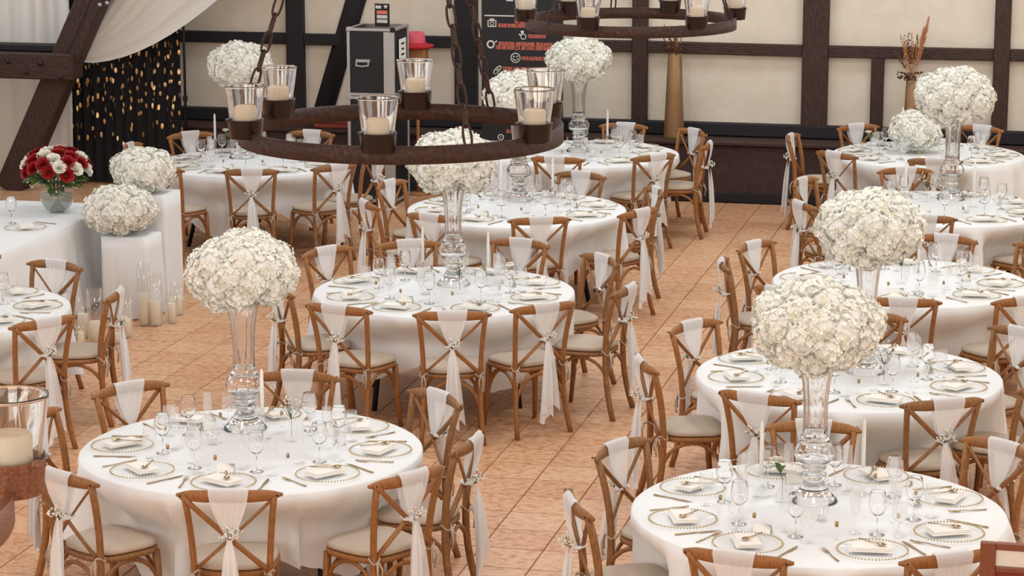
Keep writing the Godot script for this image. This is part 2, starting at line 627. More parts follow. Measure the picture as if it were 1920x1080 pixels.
func far_wall():
	var w := struct_node("wall_far")
	# plaster panels between the timbers, each a little uneven
	var xs := [-12.4, -9.9, -8.41, -8.22, -6.55, -6.31, -4.65, -4.49, -2.88, -2.615, -0.96, -0.8, 1.0, 1.2, 3.2]
	slabs(w, "plaster", [[Vector3(-4.6, 3.1, -25.78), Vector3(15.6, 6.2, 0.2)]], M.plaster)
	var posts := [[-9.9, 0.2], [-8.315, 0.19], [-6.43, 0.24], [-4.57, 0.16], [-2.75, 0.265], [-0.88, 0.16], [1.1, 0.2]]
	for p in posts:
		var s := B.new()
		s.box(Vector3(p[0], 3.4, -25.66), Vector3(p[1], 5.5, 0.15), Basis(), 0.008)
		part("post", s.done(), M.timber_black if p[0] < -6 else M.timber_up, w)
	for i in posts.size() - 1:
		var a: float = posts[i][0] + posts[i][1] / 2
		var b: float = posts[i + 1][0] - posts[i + 1][1] / 2
		for y in [1.535, 2.75]:
			var s := B.new()
			s.box(Vector3((a + b) / 2, y, -25.665), Vector3(b - a, 0.12, 0.13), Basis(Vector3(0, 0, 1), rng.randf_range(-0.004, 0.004)), 0.008)
			part("rail", s.done(), M.timber_black if b < -6 else M.timber_along, w)
	var s := B.new()
	s.box(Vector3(-2.115, 1.12, -25.665), Vector3(0.13, 0.72, 0.13), Basis(), 0.008)
	part("stud", s.done(), M.timber_up, w)
	s = B.new()
	s.box(Vector3(-4.6, 0.705, -25.64), Vector3(15.4, 0.13, 0.16), Basis(), 0.01)
	part("sill_beam", s.done(), M.timber_black, w)
	# the slanting brace between two posts
	s = B.new()
	s.tube([Vector3(-8.02, 0.77, -25.655), Vector3(-7.64, 1.97, -25.655), Vector3(-7.37, 2.7, -25.655)], 0.11, 0.075, 4, Vector3(1, 0.3, 0).rotated(Vector3(0, 0, 1), PI / 4))
	part("brace", s.done(), M.timber_black, w)
	var l := struct_node("trim_1")
	s = B.new()
	s.box(Vector3(-4.6, 0.29, -25.55), Vector3(15.6, 0.6, 0.6), Basis(), 0.015)
	part("plinth", s.done(), M.plinth, l)
	s = B.new()
	s.box(Vector3(-4.6, 0.612, -25.49), Vector3(15.6, 0.04, 0.6), Basis(), 0.008)
	part("ledge", s.done(), M.timber_along, l)
	s = B.new()
	s.box(Vector3(-4.6, 0.05, -25.235), Vector3(15.6, 0.1, 0.03), Basis(), 0.006)
	part("skirting", s.done(), M.timber_black, l)


# ---------- tables ----------

func tables():
	var n := FastNoiseLite.new()
	n.frequency = 1.0
	for k in TABLES.size():
		var t: Dictionary = TABLES[k]
		var at := Vector3(t.c.x, 0, t.c.y)
		var o := thing("round_table", "round folding table with black legs under the cloth, " + t.n, "table", at, 0.3 * k, "round tables")
		if k == 0:
			var s := B.new()
			s.lathe([Vector2(0, 0.715), Vector2(0.885, 0.715), Vector2(0.89, 0.72), Vector2(0.89, 0.74), Vector2(0.885, 0.745), Vector2(0, 0.745)], 48)
			M.top_mesh = s.done()
			M.leg_mesh = []
			for sx in [-1, 1]:
				for sz in [-1, 1]:
					s = B.new()
					s.tube([Vector3(0.42 * sx, 0.7, 0.2 * sz), Vector3(0.5 * sx, 0, 0.36 * sz)], 0.02, null, 8)
					M.leg_mesh.append(s.done())
			s = B.new()
			s.tube([Vector3(-0.43, 0.6, 0), Vector3(0.43, 0.6, 0)], 0.012, null, 6)
			M.bar_mesh = s.done()
		part("tabletop", M.top_mesh, M.tan_wood, o)
		for m in M.leg_mesh:
			part("leg", m, M.black_metal, o)
		part("brace_bar", M.bar_mesh, M.black_metal, o)
		n.seed = 100 + k
		var na := 144
		var nt := 8
		var chairs_at := []
		for c in t.ch:
			chairs_at.append(deg_to_rad(c[0]))
		var corner := 0.4 + 0.35 * k
		var s := B.new()
		# from the hem up to the edge and in to the middle, so that the front looks outwards
		s.grid(func(i: int, j: int):
			var a := TAU * (i % na) / na
			var ca := Vector2(cos(a), sin(a))
			if j > nt:
				var q: float = [0.905, 0.895, 0.8, 0.55, 0.25, 0.0][j - nt - 1]
				var y: float = [0.752, 0.7575, 0.76, 0.7605, 0.761, 0.761][j - nt - 1]
				return Vector3(q * ca.x, y + (0.0012 * n.get_noise_2d(q * ca.x * 5, q * ca.y * 5) if q > 0.0 else 0.0), q * ca.y)
			var v := 1.0 - float(j) / (nt + 1)
			var drop := 0.47 + 0.09 * cos(4 * (a - corner)) + 0.05 * n.get_noise_2d(ca.x * 2, ca.y * 2 + 9)
			var fold := 0.6 * n.get_noise_2d(ca.x * 3.2, ca.y * 3.2) + 0.4 * n.get_noise_2d(ca.x * 7 + 5, ca.y * 7)
			var r := 0.91 + v * (0.05 + 0.24 * fold + 0.03 * absf(sin(a * 9 + 3.0 * n.get_noise_2d(ca.x * 2, ca.y * 2)))) + 0.03 * v * cos(4 * (a - corner))
			var inn := 0.0
			for c in chairs_at:
				var d := absf(angle_difference(a, c))
				inn = maxf(inn, 1.0 - smoothstep(0.3, 0.42, d))
			r = lerpf(r, 0.7 + 0.02 * fold, inn * smoothstep(0.05, 0.52, v))
			return Vector3(r * ca.x, 0.752 - v * drop, r * ca.y), na, nt + 6)
		solo("tablecloth", s.done(), M.cloth, "white cloth draped over the " + t.n, "tablecloth", at, 0.0, "round white tablecloths")


# ---------- chairs ----------

func seat_outline(grow := 0.0) -> Array:
	var out := []
	for i in 28:
		var a := TAU * i / 28
		var c := cos(a)
		var s := sin(a)
		var x := signf(c) * pow(absf(c), 0.62)
		var z := signf(s) * pow(absf(s), 0.62)
		out.append(Vector2(x * (0.208 - 0.022 * z + grow), z * (0.2 + grow) - 0.012))
	return out


func chair(v: int) -> Node3D:
	# local axes: the table lies along -z, the back stands at +z
	var o := thing("cross_back_chair", "", "chair", Vector3.ZERO, 0, "cross-back chairs with white sashes")
	var wood = M.wood if v != 1 else M.wood_worn
	var s := B.new()
	s.slab(seat_outline(), 0.425, 0.457, 0.012)
	part("seat", s.done(), wood, o)
	s = B.new()
	s.slab(seat_outline(-0.004), 0.46, 0.492, 0.014, 0.014)
	part("cushion", s.done(), M.linen, o)
	for sx in [-1, 1]:
		s = B.new()
		s.tube([Vector3(0.178 * sx, 0.43, -0.165), Vector3(0.186 * sx, 0.22, -0.175), Vector3(0.198 * sx, 0.0, -0.2)], [0.021, 0.019, 0.015], null, 10)
		part("leg", s.done(), wood, o)
		s = B.new()
		s.tube(arc(func(t: float):
			var y: float = 0.855 * t
			var z: float = 0.185 + 0.36 * pow(y - 0.43, 2)
			return Vector3(sx * (0.182 + 0.13 * pow(y - 0.42, 2) + 0.02 * maxf(0, y - 0.42)), y, z), 10), 0.016, 0.02, 10, Vector3(1, 0, 0))
		part("back_post", s.done(), wood, o)
	var bow := func(x: float) -> float: return 0.295 - 1.0 * x * x
	s = B.new()
	s.tube(arc(func(t: float):
		var x: float = lerpf(-0.255, 0.255, t)
		return Vector3(x, 0.868 - 0.12 * x * x, bow.call(x)), 14), [0.008, 0.02, 0.028, 0.03, 0.031, 0.031, 0.031, 0.031, 0.031, 0.031, 0.031, 0.03, 0.028, 0.02, 0.008], [0.006, 0.012, 0.014, 0.014, 0.014, 0.014, 0.014, 0.014, 0.014, 0.014, 0.014, 0.014, 0.014, 0.012, 0.006], 10, Vector3(0, 1, 0))
	part("top_rail", s.done(), wood, o)
	for sx in [-1, 1]:
		s = B.new()
		s.tube(arc(func(t: float):
			return Vector3(sx * lerpf(-0.238, 0.172, t), lerpf(0.872, 0.475, t), lerpf(bow.call(0.238) + 0.02, 0.2, t) + 0.012 * sin(PI * t) + (0.008 if sx > 0 else -0.008)), 6), 0.014, 0.0065, 8, Vector3(1, 1, 0))
		part("cross_brace", s.done(), wood, o)
		s = B.new()
		s.ball(Vector3(0.232 * sx, 0.866, bow.call(0.232) + 0.03), Vector3(0.006, 0.006, 0.004), 6, 4)
		part("bolt", s.done(), M.black_metal, o)
		# bent braces under the seat
		s = B.new()
		s.tube(arc(func(t: float):
			var a: float = PI * t
			return Vector3(0.186 * sx, 0.22 + 0.2 * sin(a), 0.018 + 0.19 * cos(a)), 12), 0.009, 0.012, 8, Vector3(1, 0, 0))
		part("bent_brace", s.done(), wood, o)
		s = B.new()
		s.tube(arc(func(t: float):
			var a: float = PI * t
			return Vector3(0.178 * cos(a), 0.22 + 0.19 * sin(a), 0.195 if sx > 0 else -0.172), 12), 0.009, 0.012, 8, Vector3(0, 0, 1))
		part("bent_brace", s.done(), wood, o)
		# the tie that holds the cushion to the post
		s = B.new()
		s.tube(arc(func(t: float):
			var a: float = TAU * t
			return Vector3(0.183 * sx + 0.026 * cos(a), 0.462 + 0.014 * sin(a * 2), 0.19 + 0.03 * sin(a)), 10), 0.004, null, 5)
		s.tube([Vector3(0.19 * sx, 0.462, 0.222), Vector3(0.2 * sx, 0.41, 0.235), Vector3(0.19 * sx, 0.35, 0.228)], 0.004, 0.006, 5)
		s.tube([Vector3(0.185 * sx, 0.462, 0.222), Vector3(0.172 * sx, 0.42, 0.24), Vector3(0.175 * sx, 0.38, 0.235)], 0.004, 0.006, 5)
		part("cushion_tie", s.done(), M.linen, o)
	# the sash: over the rail, gathered at the crossing, its tail hanging behind
	var path := [[0.66, 0.268, 0.028], [0.71, 0.284, 0.062], [0.78, 0.301, 0.1], [0.84, 0.315, 0.125], [0.885, 0.318, 0.135], [0.908, 0.302, 0.138], [0.91, 0.288, 0.138], [0.895, 0.272, 0.136], [0.845, 0.268, 0.125], [0.78, 0.252, 0.1], [0.71, 0.24, 0.062], [0.662, 0.232, 0.028]]
	var shift: float = [0.0, 0.012, -0.014][v]
	s = B.new()
	s.grid(func(i: int, j: int):
		var x: float = (i / 16.0 - 0.5) * path[j][2] * 1.42
		var out := 0.004 * sin(i * 2.1 + v) * (0.6 if j in [4, 5, 6, 7] else 1.0)
		return Vector3(x + shift * sin(PI * j / 11.0), path[j][0] - (0.02 * x * x), path[j][1] + out + (-1.0 * x * x if j > 2 and j < 9 else 0.0)), 16, 11)
	var sash := part("sash", s.done(), M.tulle, o)
	s = B.new()
	s.ball(Vector3(0, 0.655, 0.272), Vector3(0.024, 0.018, 0.018), 10, 6)
	s.tube([Vector3(-0.025, 0.667, 0.222), Vector3(-0.03, 0.657, 0.25), Vector3(0, 0.652, 0.28), Vector3(0.03, 0.657, 0.25), Vector3(0.025, 0.667, 0.222)], 0.009, 0.012, 6)
	part("knot", s.done(), M.tulle_thick, sash)
	for layer in 2:
		var low: float = [0.1, 0.17, 0.13][v] + 0.07 * layer
		var wide: float = 0.068 + 0.02 * layer
		s = B.new()
		s.grid(func(i: int, j: int):
			var t: float = j / 10.0
			var w := lerpf(0.026, wide * 2, pow(t, 0.6))
			var x: float = (i / 12.0 - 0.5) * w * 0.8
			return Vector3(x + 0.012 * (layer * 2 - 1) * t + shift * t, lerpf(0.65, low, t) - 0.03 * sin(i * 0.5 + layer) * t, 0.285 + 0.02 * layer + 0.03 * sin(t * 1.6) + 0.011 * sin(i * 1.45 + layer * 2 + v) * minf(1, t * 3)), 12, 10)
		part("tail", s.done(), M.tulle_thick if layer == 0 else M.tulle, sash)
	# gypsophila tucked into the knot
	var bl := B.new()
	var gr := B.new()
	var r2 := RandomNumberGenerator.new()
	r2.seed = 31 + v
	var lean: float = [0.5, -0.3, 0.9][v]
	for i in 34:
		var d := Vector3(r2.randf_range(-1, 1) + lean * 0.6, r2.randf_range(0.1, 1.1), r2.randf_range(-0.1, 0.9)).normalized()
		var tip: Vector3 = Vector3(0, 0.66, 0.288) + d * r2.randf_range(0.025, 0.068)
		bl.ball(tip, Vector3.ONE * r2.randf_range(0.0045, 0.008), 5, 3)
		if i % 3 == 0:
			gr.tube([Vector3(0, 0.65, 0.288), tip], 0.0014, null, 4, Vector3.ZERO, false)
	var sp := gr.done(bl.done())
	part("flower_sprig", sp, [M.bloom, M.stem], sash)
	return o


func chairs():
	var protos := [chair(0), chair(1), chair(2)]
	var used := [false, false, false]
	var k := 0
	for t in TABLES:
		for c in t.ch:
			var a := deg_to_rad(c[0])
			var r: float = c[1] - 0.29
			var at := Vector3(t.c.x + r * cos(a), 0, t.c.y + r * sin(a))
			var turn := atan2(cos(a), sin(a)) + 0.05 * sin(k * 2.3)
			var label: String = "brown cross-back chair with white sash, %s, %s" % [c[2], t.n]
			var v := (k * 5 + k / 3) % 3
			if not used[v]:
				used[v] = true
				protos[v].position = at
				protos[v].rotation.y = turn
				protos[v].set_meta("label", label)
			else:
				dup(protos[v], at, turn, label)
			k += 1


# ---------- on the tables ----------

func spoon_mesh() -> ArrayMesh:
	var s := B.new()
	s.tube([Vector3(0, 0.004, 0.08), Vector3(0, 0.005, 0.02), Vector3(0, 0.007, -0.035)], [0.006, 0.004, 0.003], [0.0025, 0.002, 0.002], 6, Vector3(1, 0, 0))
	s.grid(func(i: int, j: int):
		var a := TAU * (i % 12) / 12
		var r := j / 4.0
		return Vector3(0.017 * r * cos(a), 0.003 + 0.007 * r * r, -0.058 + 0.026 * r * sin(a)), 12, 4)
	return s.done()


func fork_mesh() -> ArrayMesh:
	var s := B.new()
	s.tube([Vector3(0, 0.003, 0.1), Vector3(0, 0.003, 0.03), Vector3(0, 0.006, -0.03)], [0.0065, 0.0045, 0.003], [0.0025, 0.002, 0.002], 6, Vector3(1, 0, 0))
	s.tube([Vector3(0, 0.006, -0.028), Vector3(0, 0.005, -0.042), Vector3(0, 0.004, -0.055)], [0.004, 0.0105, 0.0115], [0.0016, 0.0016, 0.0014], 6, Vector3(1, 0, 0))
	for i in 4:
		var x := -0.0096 + 0.0064 * i
		s.tube([Vector3(x, 0.004, -0.052), Vector3(x, 0.004, -0.078), Vector3(x * 0.95, 0.008, -0.1)], [0.002, 0.0018, 0.001], [0.0013, 0.0013, 0.001], 5, Vector3(1, 0, 0))
	return s.done()


func knife_mesh() -> ArrayMesh:
	var s := B.new()
	s.tube([Vector3(0, 0.003, 0.11), Vector3(0, 0.003, 0.06), Vector3(0, 0.003, 0.0)], [0.007, 0.0055, 0.0045], [0.003, 0.003, 0.0025], 6, Vector3(1, 0, 0))
	s.tube([Vector3(0, 0.003, 0.0), Vector3(0.001, 0.003, -0.02), Vector3(0.002, 0.003, -0.08), Vector3(-0.003, 0.003, -0.115)], [0.0045, 0.009, 0.009, 0.002], [0.0016, 0.0013, 0.001, 0.0008], 6, Vector3(1, 0, 0))
	return s.done()


func lathe_mesh(prof: Array, n := 18) -> ArrayMesh:
	var s := B.new()
	var p := []
	for q in prof:
		p.append(Vector2(q[0], q[1]))
	s.lathe(p, n)
	return s.done()


func settings():
	var charger := lathe_mesh([[0.158, 0.011], [0.135, 0.006], [0.11, 0.003], [0.0, 0.003]], 36)
	var s := B.new()
	for i in 64:
		var a := TAU * i / 64
		s.gem(Vector3(0.162 * cos(a), 0.012, 0.162 * sin(a)), 0.0062)
	var rim := s.done()
	s = B.new()
	for k in 3:
		s.box(Vector3(0.004 * k, 0.003 + 0.006 * k, 0.002 * k), Vector3(0.115 - 0.006 * k, 0.0055, 0.2 - 0.008 * k), Basis(Vector3.UP, 0.02 * k), 0.0024)
	var napkin := s.done()
	var spoon := spoon_mesh()
	var fork := fork_mesh()
	var knife := knife_mesh()
	var foot := func(r: float, h: float): return [[0.0, 0.0], [r - 0.002, 0.0], [r, 0.0012], [r - 0.002, 0.0026], [r * 0.6, 0.0045], [0.009, 0.009], [0.0045, 0.02], [0.0038, 0.035], [0.0036, h]]
	var wine := lathe_mesh(foot.call(0.036, 0.085) + [[0.01, 0.093], [0.029, 0.108], [0.041, 0.135], [0.043, 0.155], [0.039, 0.185], [0.0335, 0.21], [0.0332, 0.212], [0.0327, 0.212], [0.0324, 0.21], [0.0377, 0.185], [0.0417, 0.155], [0.0397, 0.1355], [0.028, 0.11], [0.01, 0.0965], [0.0, 0.0955]])
	var goblet := lathe_mesh(foot.call(0.034, 0.06) + [[0.012, 0.069], [0.03, 0.084], [0.036, 0.105], [0.036, 0.125], [0.0315, 0.163], [0.0312, 0.165], [0.0307, 0.165], [0.0304, 0.163], [0.0347, 0.125], [0.0347, 0.1055], [0.029, 0.086], [0.012, 0.073], [0.0, 0.0715]])
	var flute := lathe_mesh(foot.call(0.032, 0.075) + [[0.012, 0.087], [0.022, 0.11], [0.026, 0.15], [0.025, 0.19], [0.0223, 0.228], [0.022, 0.23], [0.0215, 0.23], [0.0212, 0.228], [0.0238, 0.19], [0.0248, 0.15], [0.0208, 0.1105], [0.011, 0.091], [0.0, 0.09]])
	var bottle := lathe_mesh([[0.0, 0.001], [0.013, 0.001], [0.014, 0.003], [0.014, 0.045], [0.011, 0.053], [0.006, 0.058], [0.006, 0.064]], 12)
	var cap := lathe_mesh([[0.0, 0.062], [0.008, 0.062], [0.0085, 0.064], [0.0085, 0.084], [0.007, 0.086], [0.0, 0.086]], 12)
	var card := B.new()
	card.poly([Vector3(-0.045, 0.0, 0.02), Vector3(0.045, 0.0, 0.02), Vector3(0.045, 0.05, 0.0), Vector3(-0.045, 0.05, 0.0)], Vector3(0, 0.4, 1))
	card.poly([Vector3(-0.045, 0.0, -0.02), Vector3(0.045, 0.0, -0.02), Vector3(0.045, 0.05, 0.0), Vector3(-0.045, 0.05, 0.0)], Vector3(0, 0.4, -1))
	var card_mesh := card.done()
	var first := {}
	for k in TABLES.size():
		var t: Dictionary = TABLES[k]
		var best := 0.0
		for c in t.ch:
			best += sin(deg_to_rad(c[0]) * 8)
		var off := 0.0
		# the eight places lie as nearly as possible before the chairs
		var sn := 0.0
		var cs := 0.0
		for c in t.ch:
			sn += sin(deg_to_rad(c[0]) * 8)
			cs += cos(deg_to_rad(c[0]) * 8)
		off = atan2(sn, cs) / 8
		for q in 8:
			var a := TAU * q / 8 + off
			var turn := atan2(cos(a), sin(a)) + rng.randf_range(-0.05, 0.05)
			var bas := Basis(Vector3.UP, turn)
			var o := Vector3(t.c.x, 0.7625, t.c.y)
			var px := pixel(o + bas * Vector3(0, 0, 0.6))
			if px.x < -40 or px.x > 1960 or px.y > 1120:
				continue
			var who: String = "%s place, %s" % [PLACES[q], t.n]
			var put := func(called, label, category, loc: Vector3, rot: float, group: String, parts: Array):
				var at: Vector3 = o + bas * loc
				if first.has(called):
					return dup(first[called], at, turn + rot, label + who, group)
				var th := thing(called, label + who, category, at, turn + rot, group)
				for p in parts:
					part(p[0], p[1], p[2], th)
				first[called] = th
				return th
			put.call("charger_plate", "clear glass charger with gold beaded rim, ", "plate", Vector3(0, 0, 0.69), 0.0, "beaded chargers", [["dish", charger, M.plate_glass], ["beaded_rim", rim, M.bead]])
			var nr := 1.1 + rng.randf_range(-0.5, 0.5)
			put.call("napkin", "folded white napkin on the charger, ", "napkin", Vector3(-0.01, 0.0135, 0.69), nr, "folded napkins", [["fold", napkin, M.napkin]])
			put.call("dessert_spoon", "small gold spoon on the napkin, ", "spoon", Vector3(0.01, 0.0325, 0.66), nr + 2.4, "small gold spoons", [["spoon", spoon, M.gold]])
			put.call("dinner_fork", "gold fork beside the charger, ", "fork", Vector3(-0.205, 0.0, 0.69), rng.randf_range(-0.08, 0.08), "gold forks", [["fork", fork, M.gold]])
			put.call("dinner_knife", "gold knife beside the charger, ", "knife", Vector3(0.205, 0.0, 0.69), rng.randf_range(-0.08, 0.08), "gold knives", [["knife", knife, M.gold]])
			put.call("wine_glass", "stemmed wine glass, ", "glass", Vector3(0.12, 0, 0.45), 0.0, "wine glasses", [["glass", wine, M.thick_glass]])
			put.call("water_goblet", "short stemmed water glass, ", "glass", Vector3(0.21, 0, 0.5), 0.0, "water glasses", [["glass", goblet, M.stem_glass]])
			if k in [0, 1, 2, 4, 5, 6, 7]:
				put.call("champagne_flute", "slim champagne flute, ", "glass", Vector3(0.03, 0, 0.4), 0.0, "champagne flutes", [["glass", flute, M.stem_glass]])
			put.call("favour_bottle", "tiny clear bottle with gold cap, ", "bottle", Vector3(-0.09, 0, 0.47), 0.0, "tiny gold-capped bottles", [["body", bottle, M.glass], ["cap", cap, M.gold]])
			if q in [2, 5, 7]:
				put.call("place_card", "folded white place card, ", "card", Vector3(-0.03, 0, 0.49), 0.0, "place cards", [["card", card_mesh, M.paper]])


func floret(b: B, at: Vector3, n: Vector3, r: float, spin: float, c: Color, rg):
	var u := n.cross(Vector3(0.3, 0.8, 0.52)).normalized()
	var v := n.cross(u)
	b.color(c)
	for k in 4:
		var a := spin + TAU * k / 4
		var d := u * cos(a) + v * sin(a)
		var e := u * -sin(a) + v * cos(a)
		var lift: Vector3 = n * r * rg.randf_range(0.1, 0.45)
		b.tri(at, at + d * r * 0.62 + e * r * 0.48 + lift * 0.7, at + d * r + lift)
		b.tri(at, at + d * r + lift, at + d * r * 0.62 - e * r * 0.48 + lift * 0.7)


func flower_head(sd: int) -> ArrayMesh:
	var rg := RandomNumberGenerator.new()
	rg.seed = sd
	var b := B.new()
	b.color(Color(0.94, 0.925, 0.87))
	b.ball(Vector3(0, 0.0, 0), Vector3(0.084, 0.077, 0.084), 12, 8)
	b.smooth(false)
	var n := 150
	for i in n:
		var y := 1.0 - 1.75 * (i + 0.5) / n
		var a := i * 2.39996 + rg.randf_range(-0.2, 0.2)
		var h := sqrt(1 - y * y)
		var d := Vector3(h * cos(a), y, h * sin(a))
		d = (d + Vector3(rg.randf_range(-0.25, 0.25), rg.randf_range(-0.25, 0.25), rg.randf_range(-0.25, 0.25))).normalized()
		var at := d * Vector3(1, 0.92, 1) * rg.randf_range(0.083, 0.1)
		var w := rg.randf()
		var c := Color(0.94, 0.925, 0.87).lerp(Color(0.92, 0.89, 0.76), w * w)
		if rg.randf() < 0.02:
			c = Color(0.74, 0.76, 0.56)
		floret(b, at, (d + Vector3(rg.randf_range(-0.28, 0.28), rg.randf_range(-0.28, 0.28), rg.randf_range(-0.28, 0.28))).normalized(), rg.randf_range(0.015, 0.023), rg.randf() * TAU, c, rg)
	return b.done()


func hydrangea_ball(at: Vector3, wide: float, high: float, label: String, heads := 32) -> Node3D:
	# at: the middle of the ball
	if not M.has("heads"):
		M.heads = [flower_head(1), flower_head(2), flower_head(3)]
	var o := thing("hydrangea_arrangement", label, "flowers", at, 0, "white hydrangea balls")
	var ra := wide - 0.1
	var rb := high - 0.095
	for i in heads:
		var y := 1.0 - 1.86 * (i + 0.5) / heads
		var a := i * 2.39996 + at.x * 3
		var h := sqrt(maxf(0, 1 - y * y))
		var d := Vector3(h * cos(a), y, h * sin(a))
		var n := Vector3(d.x / ra, d.y / rb, d.z / ra).normalized()
		var p := part("flower_head", M.heads[i % 3], M.petal, o, d * Vector3(ra, rb, ra) * rng.randf_range(0.94, 1.06))
		var u := n.cross(Vector3(0.2, 0.1, 0.97)).normalized()
		var k := rng.randf_range(0.96, 1.14)
		p.basis = Basis(u, n, u.cross(n)).rotated(n, rng.randf() * TAU).scaled(Vector3.ONE * k)
	return o


func centrepieces():
	var s := B.new()
	var prof := []
	for q in [[0.0, 0.012], [0.118, 0.0], [0.12, 0.006], [0.11, 0.02], [0.075, 0.055], [0.05, 0.1], [0.045, 0.118], [0.06, 0.124], [0.062, 0.14], [0.048, 0.147], [0.045, 0.158], [0.06, 0.164], [0.06, 0.178], [0.05, 0.185], [0.066, 0.196], [0.092, 0.215], [0.103, 0.243], [0.1, 0.268], [0.084, 0.295], [0.066, 0.31], [0.074, 0.318], [0.074, 0.328], [0.06, 0.336], [0.057, 0.38], [0.056, 0.45], [0.059, 0.53], [0.066, 0.6], [0.077, 0.66], [0.088, 0.694], [0.0895, 0.699], [0.0885, 0.7015]]:
		prof.append(Vector2(q[0], q[1]))
	# the wall is 5 mm thick: the inside runs back down to the collar, below it the glass is solid
	for q in [[0.0862, 0.7015], [0.0848, 0.699], [0.083, 0.694], [0.072, 0.66], [0.061, 0.6], [0.054, 0.53], [0.051, 0.45], [0.052, 0.38], [0.055, 0.345], [0.06, 0.312], [0.078, 0.294], [0.094, 0.268], [0.097, 0.243], [0.086, 0.217], [0.06, 0.202], [0.0, 0.2]]:
		prof.append(Vector2(q[0], q[1]))
	s.lathe(prof, 72, Vector3.ZERO, 0.05, 12, 0.345)
	var vase := s.done()
	var v0 = null
	for q in [[0, -4.406, -12.583, 1.0], [1, -4.296, -16.729, 1.0], [2, -4.662, -20.4, 1.0], [3, -4.745, -23.324, 1.02], [4, -7.75, -22.2, 1.0], [5, -1.233, -11.879, 1.04], [6, -1.235, -14.694, 1.04], [8, -1.107, -21.259, 1.1]]:
		var label: String = "tall fluted clear glass vase with round bulb, on the " + TABLES[q[0]].n
		var at := Vector3(q[1], 0.7625, q[2])
		if v0 == null:
			v0 = solo("tall_vase", vase, M.thick_glass, label, "vase", at, 0, "tall fluted vases")
		else:
			dup(v0, at, 0, label)
		hydrangea_ball(at + Vector3(0, 0.87, 0), 0.32 * q[3], 0.235 * q[3], "big ball of white hydrangeas in the vase on the " + TABLES[q[0]].n)
	hydrangea_ball(Vector3(-1.6, 0.97, -23.95), 0.26, 0.205, "low ball of white hydrangeas on the right row's farthest table", 20)
	# glass candlesticks with white tapers
	var stick := lathe_mesh([[0.0, 0.006], [0.046, 0.001], [0.047, 0.005], [0.02, 0.016], [0.011, 0.03], [0.018, 0.044], [0.011, 0.056], [0.009, 0.08], [0.018, 0.094], [0.011, 0.106], [0.013, 0.12], [0.019, 0.13], [0.019, 0.145]], 20)
	var taper := lathe_mesh([[0.0, 0.135], [0.011, 0.135], [0.0105, 0.3], [0.0085, 0.37], [0.003, 0.385], [0.0, 0.386]], 12)
	var c0 = null
	var t0 = null
	for q in [[0, -4.244, -12.399], [5, -1.493, -11.896], [5, -1.01, -12.057], [1, -4.05, -16.75], [1, -4.544, -16.83], [2, -4.75, -20.1], [2, -4.35, -20.3], [4, -8.074, -22.372], [3, -4.5, -23.5], [6, -1.5, -14.5], [8, -1.47, -20.976], [8, -0.9, -20.9], [9, -1.75, -24.3], [7, -1.1, -17.2]]:
		var at := Vector3(q[1], 0.7625, q[2])
		var where: String = TABLES[q[0]].n
		if q[0] in [1, 2, 5, 8]:
			where = ("%s one on the " % ("right" if q[1] > TABLES[q[0]].c.x - 0.01 else "left")) + where
		else:
			where = "on the " + where
		if c0 == null:
			c0 = solo("candlestick", stick, M.vase_glass, "clear turned glass candlestick, " + where, "candlestick", at, 0, "glass candlesticks")
			t0 = solo("taper_candle", taper, M.white_wax, "slim white taper candle, " + where, "candle", at, 0, "white taper candles")
		else:
			dup(c0, at, 0, "clear turned glass candlestick, " + where)
			dup(t0, at, 0, "slim white taper candle, " + where)
	# bud vases with a few stems
	var bud := lathe_mesh([[0.0, 0.003], [0.034, 0.001], [0.036, 0.005], [0.034, 0.03], [0.024, 0.055], [0.016, 0.075], [0.014, 0.1], [0.02, 0.118]], 20)
	var rose := rose_mesh(5)
	var b0 = null
	for q in [[0, -4.079, -12.391, "gyp"], [1, -4.174, -16.429, "gyp"], [5, -1.38, -11.83, "rose"], [7, -1.235, -17.497, "gyp"], [4, -7.98, -22.5, "rose"], [8, -1.3, -21.1, "gyp"], [9, -2.0, -23.75, "rose"], [2, -4.95, -19.85, "gyp"], [6, -1.1, -14.4, "gyp"]]:
		var at := Vector3(q[1], 0.7625, q[2])
		var label: String = "small clear glass bud vase on the " + TABLES[q[0]].n
		if b0 == null:
			b0 = solo("bud_vase", bud, M.vase_glass, label, "vase", at, 0, "bud vases")
		else:
			dup(b0, at, 0, label)
		var bl := B.new()
		var gr := B.new()
		if q[3] == "gyp":
			for i in 30:
				var d := Vector3(rng.randf_range(-1, 1), rng.randf_range(0.6, 2.2), rng.randf_range(-1, 1)).normalized()
				var tip := Vector3(0, 0.115, 0) + d * rng.randf_range(0.06, 0.15)
				bl.ball(tip, Vector3.ONE * rng.randf_range(0.004, 0.007), 5, 3)
				if i % 2 == 0:
					gr.tube([Vector3(0, 0.02, 0), Vector3(0, 0.12, 0), tip], 0.0013, null, 4, Vector3.ZERO, false)
			var g := thing("gypsophila_sprig", "airy white gypsophila sprig in the bud vase on the " + TABLES[q[0]].n, "flowers", at, 0, "bud vase flowers")
			part("blossoms", bl.done(), M.bloom, g)
			part("stems", gr.done(), M.stem, g)
		else:
			var g := thing("single_rose", "single white rose in the bud vase on the " + TABLES[q[0]].n, "flower", at, 0, "bud vase flowers")
			var h := part("bloom", rose, M.white_rose, g, Vector3(-0.03, 0.2, 0.01))
			h.scale = Vector3.ONE * 1.0
			gr.tube([Vector3(0, 0.01, 0), Vector3(0, 0.11, 0), Vector3(-0.03, 0.2, 0.01)], 0.002, null, 5)
			part("stem", gr.done(), M.stem, g)
			var lf := leaf_mesh()
			var l1 := part("leaf", lf, M.leaf, g, Vector3(-0.01, 0.14, 0))
			l1.rotation = Vector3(0.5, 0.8, 0)
			var l2 := part("leaf", lf, M.leaf, g, Vector3(-0.012, 0.15, 0))
